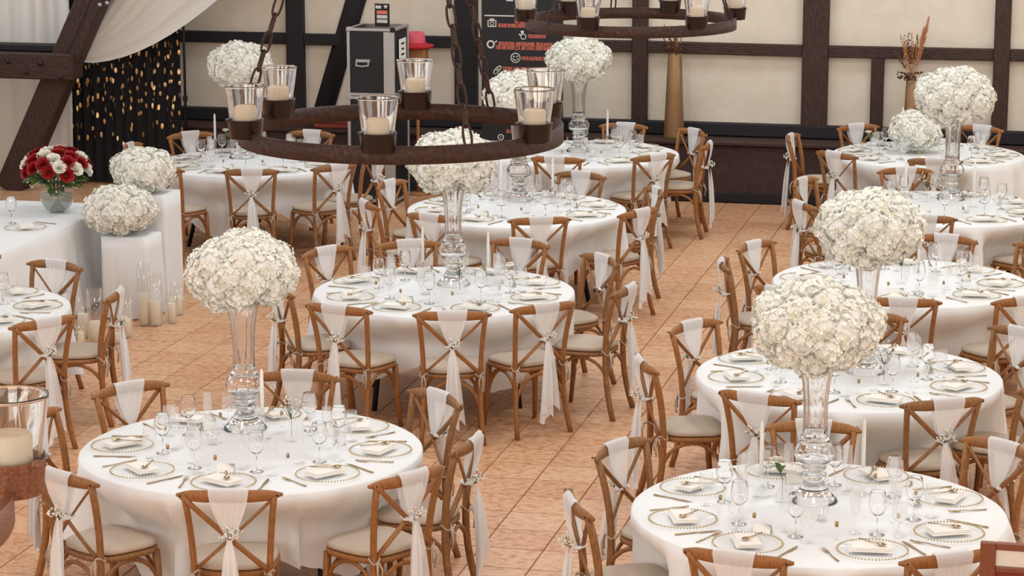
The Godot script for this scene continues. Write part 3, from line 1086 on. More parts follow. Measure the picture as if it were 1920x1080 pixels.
			l2.rotation = Vector3(0.4, 3.6, 0)
	# tealight cups
	var cup := lathe_mesh([[0.0, 0.006], [0.028, 0.001], [0.03, 0.004], [0.034, 0.07], [0.032, 0.07], [0.028, 0.008], [0.0, 0.008]], 20)
	var tea := lathe_mesh([[0.0, 0.009], [0.019, 0.009], [0.0195, 0.026], [0.0, 0.027]], 14)
	var u0 = null
	var w0 = null
	for q in [[0, -4.465, -12.234], [5, -1.159, -11.551], [1, -4.4, -16.35], [6, -1.45, -14.35], [2, -4.45, -19.75], [7, -1.5, -17.5], [8, -0.95, -20.6], [9, -1.3, -23.7], [4, -7.4, -21.8], [3, -4.55, -23.0]]:
		var at := Vector3(q[1], 0.7625, q[2])
		if u0 == null:
			u0 = solo("tealight_cup", cup, M.glass, "small clear tealight cup on the " + TABLES[q[0]].n, "candle holder", at, 0, "tealight cups")
			w0 = solo("tealight", tea, M.white_wax, "white tealight inside its cup on the " + TABLES[q[0]].n, "candle", at, 0, "tealights")
		else:
			dup(u0, at, 0, "small clear tealight cup on the " + TABLES[q[0]].n)
			dup(w0, at, 0, "white tealight inside its cup on the " + TABLES[q[0]].n)


func rose_mesh(sd: int) -> ArrayMesh:
	var rg := RandomNumberGenerator.new()
	rg.seed = sd
	var s := B.new()
	# rings of cupped petals, the outer ones opening
	for ring in 4:
		var n: int = [3, 5, 6, 7][ring]
		for k in n:
			var a0 := TAU * k / n + ring * 0.6 + rg.randf_range(-0.1, 0.1)
			var open: float = [0.05, 0.16, 0.36, 0.62][ring]
			var rad: float = [0.006, 0.011, 0.015, 0.017][ring]
			var tall: float = [0.03, 0.031, 0.03, 0.026][ring]
			var span: float = [1.1, 0.8, 0.7, 0.62][ring]
			s.grid(func(i: int, j: int):
				var t: float = j / 4.0
				var u: float = i / 4.0 * 2 - 1
				var a := a0 + u * span * (0.75 + 0.4 * sin(PI * minf(t * 0.8 + 0.1, 1)))
				var r := rad * (0.5 + 0.9 * t) + open * 0.017 * t * t
				var y := tall * (t - 0.25 * u * u * t) - open * 0.012 * t * t * t
				return Vector3(r * cos(a), y, r * sin(a)), 4, 4)
	return s.done()


func leaf_mesh() -> ArrayMesh:
	var s := B.new()
	s.grid(func(i: int, j: int):
		var t := j / 6.0
		var u := i / 2.0 * 2 - 1
		var w := 0.02 * sin(PI * pow(t, 0.8))
		return Vector3(u * w, 0.02 * sin(t * 2.2) + 0.006 * absf(u), -0.065 * t), 2, 6)
	return s.done()


# ---------- the head table and what stands round it ----------

func head_table():
	var t := thing("head_table", "long rectangular table under a white cloth beside the flower plinths", "table", Vector3(-8.42, 0, -18.25))
	slabs(t, "tabletop", [[Vector3(0, 0.735, 0), Vector3(1.04, 0.03, 2.34)]], M.tan_wood)
	for sx in [-1, 1]:
		for sz in [-1, 1]:
			var s := B.new()
			s.tube([Vector3(0.42 * sx, 0.72, 1.0 * sz), Vector3(0.42 * sx, 0, 1.05 * sz)], 0.02)
			part("leg", s.done(), M.black_metal, t)
	var n := FastNoiseLite.new()
	n.seed = 5
	n.frequency = 1.0
	# cloth: rectangle in plan, falling almost to the floor
	var s := B.new()
	var per := 120
	var rim := func(i: int, grow: float) -> Vector2:
		var a := TAU * (i % per) / per
		var c := cos(a)
		var d := sin(a)
		var k := 1.0 / pow(pow(absf(c), 14) + pow(absf(d), 14), 1.0 / 14)
		return Vector2(c * k * (0.54 + grow), d * k * (1.19 + grow))
	s.grid(func(i: int, j: int):
		if j > 9:
			var q: float = [1.0, 0.99, 0.6, 0.0][j - 10]
			var p: Vector2 = rim.call(i, 0.0) * q
			return Vector3(p.x, [0.754, 0.761, 0.762, 0.762][j - 10], p.y)
		var v := 1.0 - j / 10.0
		var a := TAU * (i % per) / per
		var fold := n.get_noise_2d(cos(a) * 5, sin(a) * 5) * 0.09 + n.get_noise_2d(cos(a) * 14, sin(a) * 14) * 0.05
		var p: Vector2 = rim.call(i, v * (0.05 + fold))
		return Vector3(p.x, lerpf(0.05, 0.754, 1 - v), p.y), per, 13)
	solo("tablecloth", s.done(), M.cloth, "long white cloth over the rectangular table with the rose bouquet", "tablecloth", Vector3(-8.42, 0, -18.25))
	# draped plinths
	for q in [[-7.45, -18.62, 0.4, 0.36, 0.66, "low", 3], [-7.45, -19.06, 0.4, 0.4, 0.93, "tall", 4]]:
		var p := thing("flower_plinth", "%s square plinth veiled in sheer white fabric under a hydrangea ball" % q[5], "plinth", Vector3(q[0], 0, q[1]))
		var b := B.new()
		b.box(Vector3(0, q[4] / 2, 0), Vector3(q[2] - 0.04, q[4], q[3] - 0.04), Basis(), 0.01)
		part("box", b.done(), M.drape, p)
		b = B.new()
		n.seed = q[6]
		b.grid(func(i: int, j: int):
			var a := TAU * (i % 72) / 72
			var c := cos(a)
			var d := sin(a)
			var k := 1.0 / pow(pow(absf(c), 12) + pow(absf(d), 12), 1.0 / 12)
			if j > 6:
				var g: float = [1.0, 0.6, 0.0][j - 7]
				return Vector3(c * k * q[2] / 2 * g, q[4] + 0.006, d * k * q[3] / 2 * g)
			var v := 1.0 - j / 7.0
			var o: float = v * (0.006 + 0.03 * n.get_noise_2d(c * 6, d * 6))
			return Vector3(c * k * (q[2] / 2 + o), lerpf(0.01, q[4] + 0.004, 1 - v), d * k * (q[3] / 2 + o)), 72, 9)
		part("veil", b.done(), M.tulle_thick, p)
	hydrangea_ball(Vector3(-7.53, 0.862, -18.6), 0.32, 0.205, "cream-white hydrangea ball on the low plinth beside the long table", 24)
	hydrangea_ball(Vector3(-7.5, 1.12, -19.05), 0.28, 0.2, "white hydrangea ball on the tall plinth behind the low one", 24)
	# the bouquet of roses
	var at := Vector3(-8.22, 0.7635, -18.95)
	var v := thing("bowl_vase", "round clear glass bowl vase holding the rose bouquet", "vase", at)
	part("bowl", lathe_mesh([[0.0, 0.004], [0.075, 0.002], [0.09, 0.015], [0.125, 0.07], [0.137, 0.115], [0.132, 0.16], [0.115, 0.192], [0.118, 0.2]], 32), M.vase_glass, v)
	part("water", lathe_mesh([[0.0, 0.012], [0.072, 0.012], [0.086, 0.02], [0.12, 0.072], [0.132, 0.115], [0.128, 0.15], [0.0, 0.15]], 32), M.water, v)
	var bq := thing("rose_bouquet", "bouquet of red and white roses with green leaves on the long table", "flowers", at)
	var st := B.new()
	var rose := rose_mesh(9)
	var lf := leaf_mesh()
	var count := 40
	for i in count:
		var y := 1.0 - 1.15 * (i + 0.5) / count
		var a := i * 2.39996
		var h := sqrt(maxf(0, 1 - y * y))
		var d := Vector3(h * cos(a), y, h * sin(a))
		var p := Vector3(0, 0.35, 0) + d * Vector3(0.265, 0.17, 0.265)
		var red := (i * 7 + i / 3) % 9 < 5
		var o := part("rose", rose, M.red_rose if red else M.white_rose, bq, p - d * 0.02)
		var u := d.cross(Vector3(0.2, 0.1, 0.97)).normalized()
		var up := (d + Vector3(0, 0.35, 0)).normalized()
		u = up.cross(Vector3(0.2, 0.1, 0.97)).normalized()
		o.basis = Basis(u, up, u.cross(up)).scaled(Vector3.ONE * rng.randf_range(1.7, 2.0))
		if i % 2 == 0:
			st.tube([Vector3(-d.x * 0.06, 0.02, -d.z * 0.06), Vector3(d.x * 0.05, 0.19, d.z * 0.05), p], 0.0035, null, 5)
	part("stems", st.done(), M.stem, bq)
	for i in 44:
		var a := i * 2.39996
		var l := part("leaf", lf, M.leaf, bq, Vector3((0.09 + 0.03 * (i % 4)) * cos(a), 0.2 + 0.035 * (i % 4), (0.09 + 0.03 * (i % 4)) * sin(a)))
		l.rotation = Vector3(rng.randf_range(-0.7, 0.3), -a - PI / 2 + rng.randf_range(-0.4, 0.4), 0)
		l.scale = Vector3.ONE * rng.randf_range(1.4, 2.1)
	var gy := B.new()
	for i in 70:
		var a := rng.randf() * TAU
		var y := rng.randf_range(0.2, 0.36)
		gy.ball(Vector3(rng.randf_range(0.16, 0.25) * cos(a), y, rng.randf_range(0.16, 0.25) * sin(a)), Vector3.ONE * rng.randf_range(0.005, 0.009), 5, 3)
	var g := part("gypsophila", gy.done(), M.bloom, bq)
	g.set_meta("kind", "stuff")
	# a place laid at the long table
	var wine = get_node("wine_glass")
	dup(wine, Vector3(-8.36, 0.764, -18.36), 0, "wine glass on the long table in front of the bouquet")
	dup(wine, Vector3(-8.52, 0.764, -18.2), 0, "wine glass at the photo's left edge on the long table")
	dup(get_node("charger_plate"), Vector3(-8.15, 0.764, -18.15), 1.5, "glass charger with gold beads on the long rectangular table")
	dup(get_node("napkin"), Vector3(-8.15, 0.778, -18.15), 0.5, "folded white napkin on the long rectangular table")
	dup(get_node("dinner_knife"), Vector3(-8.1, 0.764, -18.42), 1.3, "gold knife on the long rectangular table")
	# candles on the floor in glass cylinders
	var spots := [[-7.11, -18.72, 0.15, 0.038, 0.26, "beside the plinth's right corner, apart from the others"], [-7.14, -18.3, 0.2, 0.042, 0.42, "before the plinth's corner, tallest of that trio"], [-7.05, -18.42, 0.16, 0.032, 0.24, "right of the tall candle at the plinth's corner"], [-7.22, -18.28, 0.26, 0.036, 0.5, "behind the tall candle at the plinth's corner"], [-7.36, -17.6, 0.17, 0.042, 0.42, "behind the chair, nearest the cloth's corner"], [-7.42, -17.42, 0.12, 0.04, 0.2, "lowest one behind the dark chair back"], [-7.52, -17.75, 0.19, 0.042, 0.3, "against the long table's cloth"], [-7.2, -17.84, 0.15, 0.036, 0.34, "beside the flower sprig of the side-on chair"], [-7.2, -17.62, 0.08, 0.034, 0.16, "shortest, under the flower sprig of the side-on chair"]]
	for q in spots:
		var p := Vector3(q[0], 0.001, q[1])
		solo("pillar_candle", lathe_mesh([[0.0, 0.006], [q[3] - 0.004, 0.006], [q[3], 0.01], [q[3], q[2] - 0.004], [q[3] - 0.006, q[2]], [0.008, q[2] - 0.006], [0.0, q[2] - 0.006]], 20), M.wax, "cream pillar candle on the floor, " + q[5], "candle", p, 0, "pillar candles on the floor")
		var r: float = q[3] + 0.018
		solo("glass_cylinder", lathe_mesh([[0.0, 0.003], [r, 0.0], [r, q[4]], [r - 0.002, q[4]], [r - 0.002, 0.004], [0.0, 0.004]], 24), M.faint_glass, "clear glass cylinder round the candle " + q[5], "candle holder", p, 0, "glass cylinders on the floor")


# ---------- left: timber frame, drapes, backdrop ----------

func left_frame():
	var z := -24.4
	var f := thing("timber_frame", "dark bolted timber frame, slanting brace crossing a level beam", "timber frame", Vector3(-10.6, 0, z))
	var o := Vector3(-10.6, 0, z)
	var d := (Vector3(-9.4, 3.45, z) - Vector3(-11.1, 0.0, z)).normalized()
	var bas := Basis(d.cross(Vector3(0, 0, 1)), d, Vector3(0, 0, 1))
	var s := B.new()
	var mid := (Vector3(-9.4, 3.45, z) + Vector3(-11.1, 0.0, z)) / 2 - o
	s.box(mid, Vector3(0.29, 3.84, 0.24), bas, 0.012)
	part("brace", s.done(), M.timber_up, f)
	s = B.new()
	s.box(Vector3(-11.25, 1.335, z + 0.06) - o, Vector3(1.95, 0.27, 0.3), Basis(Vector3(0, 0, 1), -0.004), 0.014)
	part("beam", s.done(), M.timber_along, f)
	s = B.new()
	s.box(Vector3(-11.3, 1.51, z - 0.02) - o, Vector3(1.8, 0.07, 0.2), Basis(), 0.01)
	part("upper_batten", s.done(), M.timber_black, f)
	s = B.new()
	s.box(mid + bas * Vector3(0.02, 0.25, 0.118), Vector3(0.012, 1.6, 0.012), bas)
	part("crack_strip", s.done(), M.timber_black, f)
	for q in [[-10.98, 1.38], [-10.62, 1.37], [-10.78, 1.27], [-11.14, 1.27], [-10.4, 1.23]]:
		s = B.new()
		s.lathe([Vector2(0.0, 0.0), Vector2(0.028, 0.0), Vector2(0.028, 0.012), Vector2(0.016, 0.014), Vector2(0.014, 0.03), Vector2(0.0, 0.032)], 10)
		var b := part("bolt", s.done(), M.steel, f, Vector3(q[0], q[1], z + 0.21) - o)
		b.rotation.x = PI / 2
	for q in [[-9.98, 1.98], [-9.9, 2.0]]:
		s = B.new()
		s.lathe([Vector2(0.0, 0.0), Vector2(0.022, 0.0), Vector2(0.02, 0.014), Vector2(0.0, 0.018)], 10)
		var b := part("bolt", s.done(), M.aluminium, f, Vector3(q[0], q[1], z + 0.12) - o)
		b.rotation.x = PI / 2
	# wall drape behind the frame
	s = B.new()
	var n := FastNoiseLite.new()
	n.seed = 77
	n.frequency = 1.0
	s.grid(func(i: int, j: int):
		var x := lerpf(-12.35, -10.56, i / 70.0)
		var y := j / 8.0 * 3.6
		return Vector3(x, y + 0.02, -24.84 + 0.06 * n.get_noise_2d(x * 3.2, y * 0.15) + 0.03 * n.get_noise_2d(x * 9, y * 0.2)), 70, 8)
	solo("wall_drape", s.done(), M.drape, "long white drape hanging behind the timber frame", "drape")
	# swag: gathered at the frame, fanning up to the right
	s = B.new()
	var p0 := Vector3(-10.42, 1.345, -24.62)
	s.grid(func(i: int, j: int):
		var u := i / 80.0
		var t := j / 14.0
		var top := Vector3(lerpf(-10.35, -7.9, u), 2.9 - 0.1 * u, -24.62)
		var start := p0 + Vector3(0.02 + 0.02 * u, 0.24 * (1 - u), 0.0)
		var q := start.lerp(top, t)
		q.y -= 0.34 * pow(u, 0.8) * sin(PI * pow(t, 0.85)) * (1.0 - 0.25 * t)
		q.z += (0.015 + 0.1 * t) * (absf(sin(u * 15 + 1.2 * sin(u * 5))) - 0.5) * (0.65 + 0.35 * sin(u * 7)) + 0.02 + 0.012 * sin(u * 70) * t
		return q, 80, 14)
	solo("swag_drape", s.done(), M.drape, "white swag drape fanning up from the timber brace", "drape")


func backdrop():
	var z := -24.98
	var o := thing("sequin_backdrop", "black photo backdrop hung with gold sequins on a stand", "backdrop", Vector3(-10.0, 0, z))
	var s := B.new()
	var n := FastNoiseLite.new()
	n.seed = 8
	n.frequency = 1.0
	s.grid(func(i: int, j: int):
		var x := lerpf(-0.63, 0.62, i / 50.0)
		return Vector3(x, 0.02 + 2.5 * j / 6.0, 0.02 * sin(i * 1.3) + 0.02 * n.get_noise_2d(x * 4, 0)), 50, 6)
	part("curtain", s.done(), M.velvet, o)
	var oval := B.new()
	oval.lathe([Vector2(0.0, -0.001), Vector2(0.014, -0.001), Vector2(0.016, 0.0), Vector2(0.014, 0.001), Vector2(0.0, 0.001)], 12)
	var om := oval.done()
	var strings := B.new()
	for k in 25:
		var x := -0.6 + 1.2 * k / 24.0 + rng.randf_range(-0.02, 0.02)
		strings.tube([Vector3(x, 0.4, 0.045), Vector3(x, 2.4, 0.045)], 0.0012, null, 4)
		for m in 11:
			if rng.randf() < 0.02 + 0.5 * float(m < 2) - 0.1 * float(k > 12):
				continue
			var y := 0.5 + 0.15 * m + rng.randf_range(-0.06, 0.06)
			var q := part("sequin", om, M.sequin, o, Vector3(x + rng.randf_range(-0.02, 0.02), y, 0.052))
			q.basis = Basis(Vector3.UP, rng.randf_range(-1.2, 1.2)) * Basis(Vector3.RIGHT, PI / 2 + rng.randf_range(-0.3, 0.3))
			q.basis = q.basis.scaled_local(Vector3(rng.randf_range(0.7, 1.15), 1, rng.randf_range(1.3, 2.3)))
	part("strings", strings.done(), M.black_metal, o)
	for x in [-0.66, 0.68]:
		s = B.new()
		s.tube([Vector3(x, 0.05, 0.05), Vector3(x, 2.55, 0.05)], 0.014)
		part("stand_pole", s.done(), M.black_metal, o)
		s = B.new()
		for a in [0.4, 2.5, 4.6]:
			s.tube([Vector3(x, 0.55, 0.05), Vector3(x + 0.22 * cos(a), 0.015, 0.05 + 0.22 * sin(a))], 0.01, null, 6)
		part("stand_feet", s.done(), M.black_metal, o)
		s = B.new()
		s.box(Vector3(x, 0.95, 0.05), Vector3(0.045, 0.06, 0.045), Basis(), 0.008)
		part("clamp", s.done(), M.black_metal, o)
	s = B.new()
	s.tube([Vector3(-0.7, 2.54, 0.05), Vector3(0.72, 2.54, 0.05)], 0.014)
	part("crossbar", s.done(), M.black_metal, o)


# ---------- the photo corner: case, banner, props ----------

func text_part(txt: String, size: float, at: Vector3, m, parent, called := "lettering", squeeze := 1.0):
	var t := TextMesh.new()
	var f := SystemFont.new()
	f.font_names = PackedStringArray(["Droid Sans"])
	f.font_weight = 700
	t.font = f
	t.text = txt
	t.font_size = 32
	t.pixel_size = size / 32.0
	t.depth = 0.003
	t.horizontal_alignment = HORIZONTAL_ALIGNMENT_LEFT
	var o := part(called, t, m, parent, at)
	o.scale.x = squeeze / t.get_aabb().size.x
	return o


func photo_corner():
	# flight case
	var z := -24.2
	var c := thing("flight_case", "tall black flight case with silver metal edges and a front handle", "flight case", Vector3(-7.07, 0, z - 0.3))
	var w := 0.49
	var d := 0.56
	var h := 1.79
	for q in [[0.04, 1.1], [1.13, h - 0.01]]:
		var s := B.new()
		s.box(Vector3(0, (q[0] + q[1]) / 2, 0), Vector3(w - 0.02, q[1] - q[0], d - 0.02))
		part("body", s.done(), M.case_black, c)
	for sx in [-1, 1]:
		for sz in [-1, 1]:
			var s := B.new()
			s.box(Vector3(sx * (w / 2 - 0.012), h / 2 + 0.01, sz * (d / 2 - 0.012)), Vector3(0.03, h - 0.04, 0.03), Basis(), 0.004)
			part("edge_strip", s.done(), M.aluminium, c)
	for y in [0.05, 1.1, 1.135, h]:
		for sx in [-1, 1]:
			var s := B.new()
			s.box(Vector3(0, y, sx * (d / 2 - 0.01)), Vector3(w, 0.03, 0.025), Basis(), 0.004)
			s.box(Vector3(sx * (w / 2 - 0.01), y, 0), Vector3(0.025, 0.03, d), Basis(), 0.004)
			part("edge_strip", s.done(), M.aluminium, c)
	var s := B.new()
	s.box(Vector3(0.18, 0.9, d / 2), Vector3(0.085, 1.74, 0.012), Basis(), 0.003)
	part("hinge_strip", s.done(), M.aluminium, c)
	for sx in [-1, 1]:
		for y in [1.1, h]:
			s = B.new()
			s.box(Vector3(sx * (w / 2 - 0.015), y, d / 2 - 0.012), Vector3(0.05, 0.05, 0.05), Basis(), 0.012)
			part("corner_cap", s.done(), M.black_metal if sx > 0 else M.aluminium, c)
	s = B.new()
	s.box(Vector3(-0.08, 1.475, d / 2 + 0.002), Vector3(0.15, 0.03, 0.012), Basis(), 0.003)
	s.tube([Vector3(-0.14, 1.47, d / 2 + 0.012), Vector3(-0.145, 1.43, d / 2 + 0.03), Vector3(-0.08, 1.422, d / 2 + 0.035), Vector3(-0.015, 1.43, d / 2 + 0.03), Vector3(-0.02, 1.47, d / 2 + 0.012)], 0.009)
	part("handle", s.done(), M.aluminium, c)
	s = B.new()
	s.box(Vector3(w / 2 + 0.004, 1.51, -0.03), Vector3(0.004, 0.34, 0.26), Basis(), 0.001)
	var pl := part("paper_notice", s.done(), M.paper, c)
	s = B.new()
	for k in 5:
		s.box(Vector3(w / 2 + 0.0075, 1.63 - 0.055 * k, -0.03), Vector3(0.001, 0.018, 0.12 - 0.02 * (k % 2)))
	part("notice_print", s.done(), M.black_metal, pl)
	s = B.new()
	s.box(Vector3(0, h + 0.002, 0), Vector3(w - 0.04, 0.01, d - 0.04))
	part("lid", s.done(), M.steel, c)
	# the little stacked sign on top
	var g := thing("stand_sign", "small dark sign with pale printed bands on top of the flight case", "sign", Vector3(-7.0, h + 0.016, z - 0.22), -0.15)
	s = B.new()
	s.box(Vector3(0, 0.115, 0), Vector3(0.155, 0.23, 0.03), Basis(), 0.004)
	part("panel", s.done(), M.case_black, g)
	for k in 3:
		s = B.new()
		s.box(Vector3(0.006, 0.145 - 0.045 * k, 0.017), Vector3(0.115, 0.034, 0.004))
		part("printed_band", s.done(), M.ivory if k else M.salmon, g)
	s = B.new()
	s.box(Vector3(-0.035, 0.197, 0.017), Vector3(0.06, 0.03, 0.004))
	part("printed_band", s.done(), M.ivory, g)
	s = B.new()
	s.lathe([Vector2(0, 0.0), Vector2(0.012, 0.0), Vector2(0.022, 0.03), Vector2(0.0, 0.03)], 10, Vector3(0.045, 0.185, 0.012))
	part("printed_mark", s.done(), M.ivory, g)
	# banner
	var bz := -24.85
	var bx := -6.066
	var b := thing("roll_up_banner", "black roll-up banner with salmon lettering and white line icons", "banner", Vector3(bx + 0.42, 0, bz))
	s = B.new()
	s.box(Vector3(0, 1.12, 0), Vector3(0.85, 2.1, 0.006))
	part("sheet", s.done(), M.banner, b)
	s = B.new()
	s.box(Vector3(0, 0.035, 0), Vector3(0.9, 0.07, 0.14), Basis(), 0.012)
	part("base", s.done(), M.aluminium, b)
	s = B.new()
	s.tube([Vector3(-0.44, 2.18, 0), Vector3(0.44, 2.18, 0)], 0.012)
	part("top_bar", s.done(), M.aluminium, b)
	var fz := 0.005
	s = B.new()
	s.box(Vector3(-0.24, 1.9, fz), Vector3(0.31, 0.012, 0.002))
	part("printed_line", s.done(), M.ivory, b)
	s = B.new()
	s.box(Vector3(-0.13, 2.06, fz), Vector3(0.07, 0.02, 0.002))
	part("printed_line", s.done(), M.ivory, b)
	s = B.new()
	s.box(Vector3(-0.12, 0.612, fz), Vector3(0.5, 0.01, 0.002))
	part("printed_line", s.done(), M.ivory, b)
	# text, left end, height of the middle, length
	var lines := [["TOP DSLR", -0.082, 1.843, 0.115], ["BILDER IN BRILLANTER QUALITÄT", -0.251, 1.802, 0.42], ["TOUCHDISPLAY", 0.060, 1.698, 0.186], ["REQUISITEN, HINTERGRUND, BILDLAYOUT", -0.247, 1.617, 0.56], ["FÜR IHR EVENT (Z.B. MIT LOGO, ODER NAMEN)", -0.276, 1.576, 0.6], ["FOTO-FLATRATE INKL.", -0.006, 1.471, 0.29], ["FOTOS AUF DEN USB-STICK", -0.202, 1.363, 0.42], ["USB 3.0", -0.190, 1.330, 0.12], ["ALLES", -0.168, 0.720, 0.1]]
	for l in lines:
		text_part(l[0], 0.052, Vector3(l[1], l[2], fz), M.salmon, b, "lettering", l[3])
	# icons: camera, pointing hand, palette, smiling face, memory stick
	s = B.new()
	ring_rect(s, Vector3(-0.316, 1.82, fz), 0.082, 0.06, 0.01)
	s.box(Vector3(-0.316, 1.862, fz), Vector3(0.045, 0.018, 0.003))
	ring(s, Vector3(-0.316, 1.82, fz), 0.018, 0.008)
	part("camera_icon", s.done(), M.ivory, b)
	s = B.new()
	ring(s, Vector3(0.012, 1.692, fz), 0.026, 0.01)
	s.tube([Vector3(0.002, 1.72, fz), Vector3(0.0, 1.752, fz)], 0.015, 0.003, 8, Vector3(1, 0, 0))
	s.tube([Vector3(-0.014, 1.704, fz), Vector3(-0.034, 1.718, fz)], 0.008, 0.003, 6)
	part("hand_icon", s.done(), M.ivory, b)
	s = B.new()
	ring(s, Vector3(-0.33, 1.606, fz), 0.034, 0.02)
	s.tube([Vector3(-0.295, 1.62, fz), Vector3(-0.264, 1.644, fz)], 0.006, 0.003, 6)
	part("palette_icon", s.done(), M.ivory, b)
	s = B.new()
	ring(s, Vector3(-0.07, 1.475, fz), 0.047, 0.011)
	s.tube(arc(func(t: float): return Vector3(-0.07 + 0.026 * cos(PI + PI * t), 1.474 + 0.024 * sin(PI + PI * t), fz), 8), 0.005, 0.002, 5)
	s.tube([Vector3(-0.096, 1.494, fz), Vector3(-0.078, 1.484, fz)], 0.006, 0.002, 5)
	s.tube([Vector3(-0.044, 1.494, fz), Vector3(-0.062, 1.484, fz)], 0.006, 0.002, 5)
	part("face_icon", s.done(), M.ivory, b)
	s = B.new()
	s.tube(arc(func(t: float):
		var a: float = TAU * t
		var e := Vector3(0.052 * cos(a), 0.021 * sin(a), 0).rotated(Vector3(0, 0, 1), 0.8)
		return Vector3(-0.26, 1.346, fz) + e, 20), 0.007, 0.002, 5, Vector3.ZERO, false)
	s.tube([Vector3(-0.27, 1.336, fz), Vector3(-0.245, 1.36, fz)], 0.008, 0.002, 5)
	part("stick_icon", s.done(), M.ivory, b)
	s = B.new()
	ring(s, Vector3(-0.225, 0.655, fz), 0.028, 0.012)
	s.gem(Vector3(-0.225, 0.655, fz), 0.01)
	part("round_icon", s.done(), M.ivory, b)
	# hat on a prop stand behind the case
	var hs := thing("prop_stand", "tan wooden prop stand behind the flight case", "stand", Vector3(-6.8, 0, -25.03))
	s = B.new()
	s.box(Vector3(0, 1.47, 0), Vector3(0.2, 0.14, 0.16), Basis(), 0.015)
	part("block", s.done(), M.tan_wood, hs)
	s = B.new()
	s.tube([Vector3(0, 0.02, 0), Vector3(0, 1.41, 0)], 0.018)
	part("pole", s.done(), M.tan_wood, hs)
	s = B.new()
	s.lathe([Vector2(0, 0.001), Vector2(0.12, 0.001), Vector2(0.12, 0.02), Vector2(0, 0.025)], 20)
	part("foot", s.done(), M.tan_wood, hs)
	var hat := thing("hat", "red felt hat with pink crown behind the flight case", "hat", Vector3(-6.83, 1.542, -25.03), 0.4)
	part("brim", lathe_mesh([[0.0, 0.0], [0.1, 0.0], [0.17, -0.014], [0.205, 0.012], [0.2, 0.022], [0.15, 0.03], [0.11, 0.05], [0.0, 0.055]], 24), M.hat, hat)
	part("crown", lathe_mesh([[0.115, 0.04], [0.112, 0.09], [0.1, 0.14], [0.085, 0.155], [0.05, 0.145], [0.0, 0.13]], 24), M.hat_pink, hat)
	# crate left of the case
	var cr := thing("prop_crate", "reddish slatted crate on the ledge beside the flight case", "crate", Vector3(-7.78, 0.635, -25.32))
	for k in 3:
		s = B.new()
		s.box(Vector3(0, 0.03 + 0.045 * k, 0.1), Vector3(0.42, 0.035, 0.012), Basis(), 0.003)
		part("slat", s.done(), M.crate, cr)
		s = B.new()
		s.box(Vector3(0, 0.03 + 0.045 * k, -0.1), Vector3(0.42, 0.035, 0.012), Basis(), 0.003)
		part("slat", s.done(), M.crate, cr)
	for sx in [-1, 1]:
		s = B.new()
		s.box(Vector3(0.2 * sx, 0.075, 0), Vector3(0.015, 0.15, 0.188), Basis(), 0.003)
		part("end_board", s.done(), M.crate, cr)
	s = B.new()
	s.box(Vector3(0, 0.008, 0), Vector3(0.385, 0.012, 0.185))
	part("bottom", s.done(), M.crate, cr)


func ring(b: B, c: Vector3, r: float, w: float):
	b.tube(arc(func(t: float): return c + Vector3(r * cos(TAU * t), r * sin(TAU * t), 0), 20), w / 2, 0.002, 5, Vector3(1, 0, 0), false)


func ring_rect(b: B, c: Vector3, w: float, h: float, t: float):
	for s in [-1, 1]:
		b.box(c + Vector3(0, s * h / 2, 0), Vector3(w + t, t, 0.003))
		b.box(c + Vector3(s * w / 2, 0, 0), Vector3(t, h, 0.003))


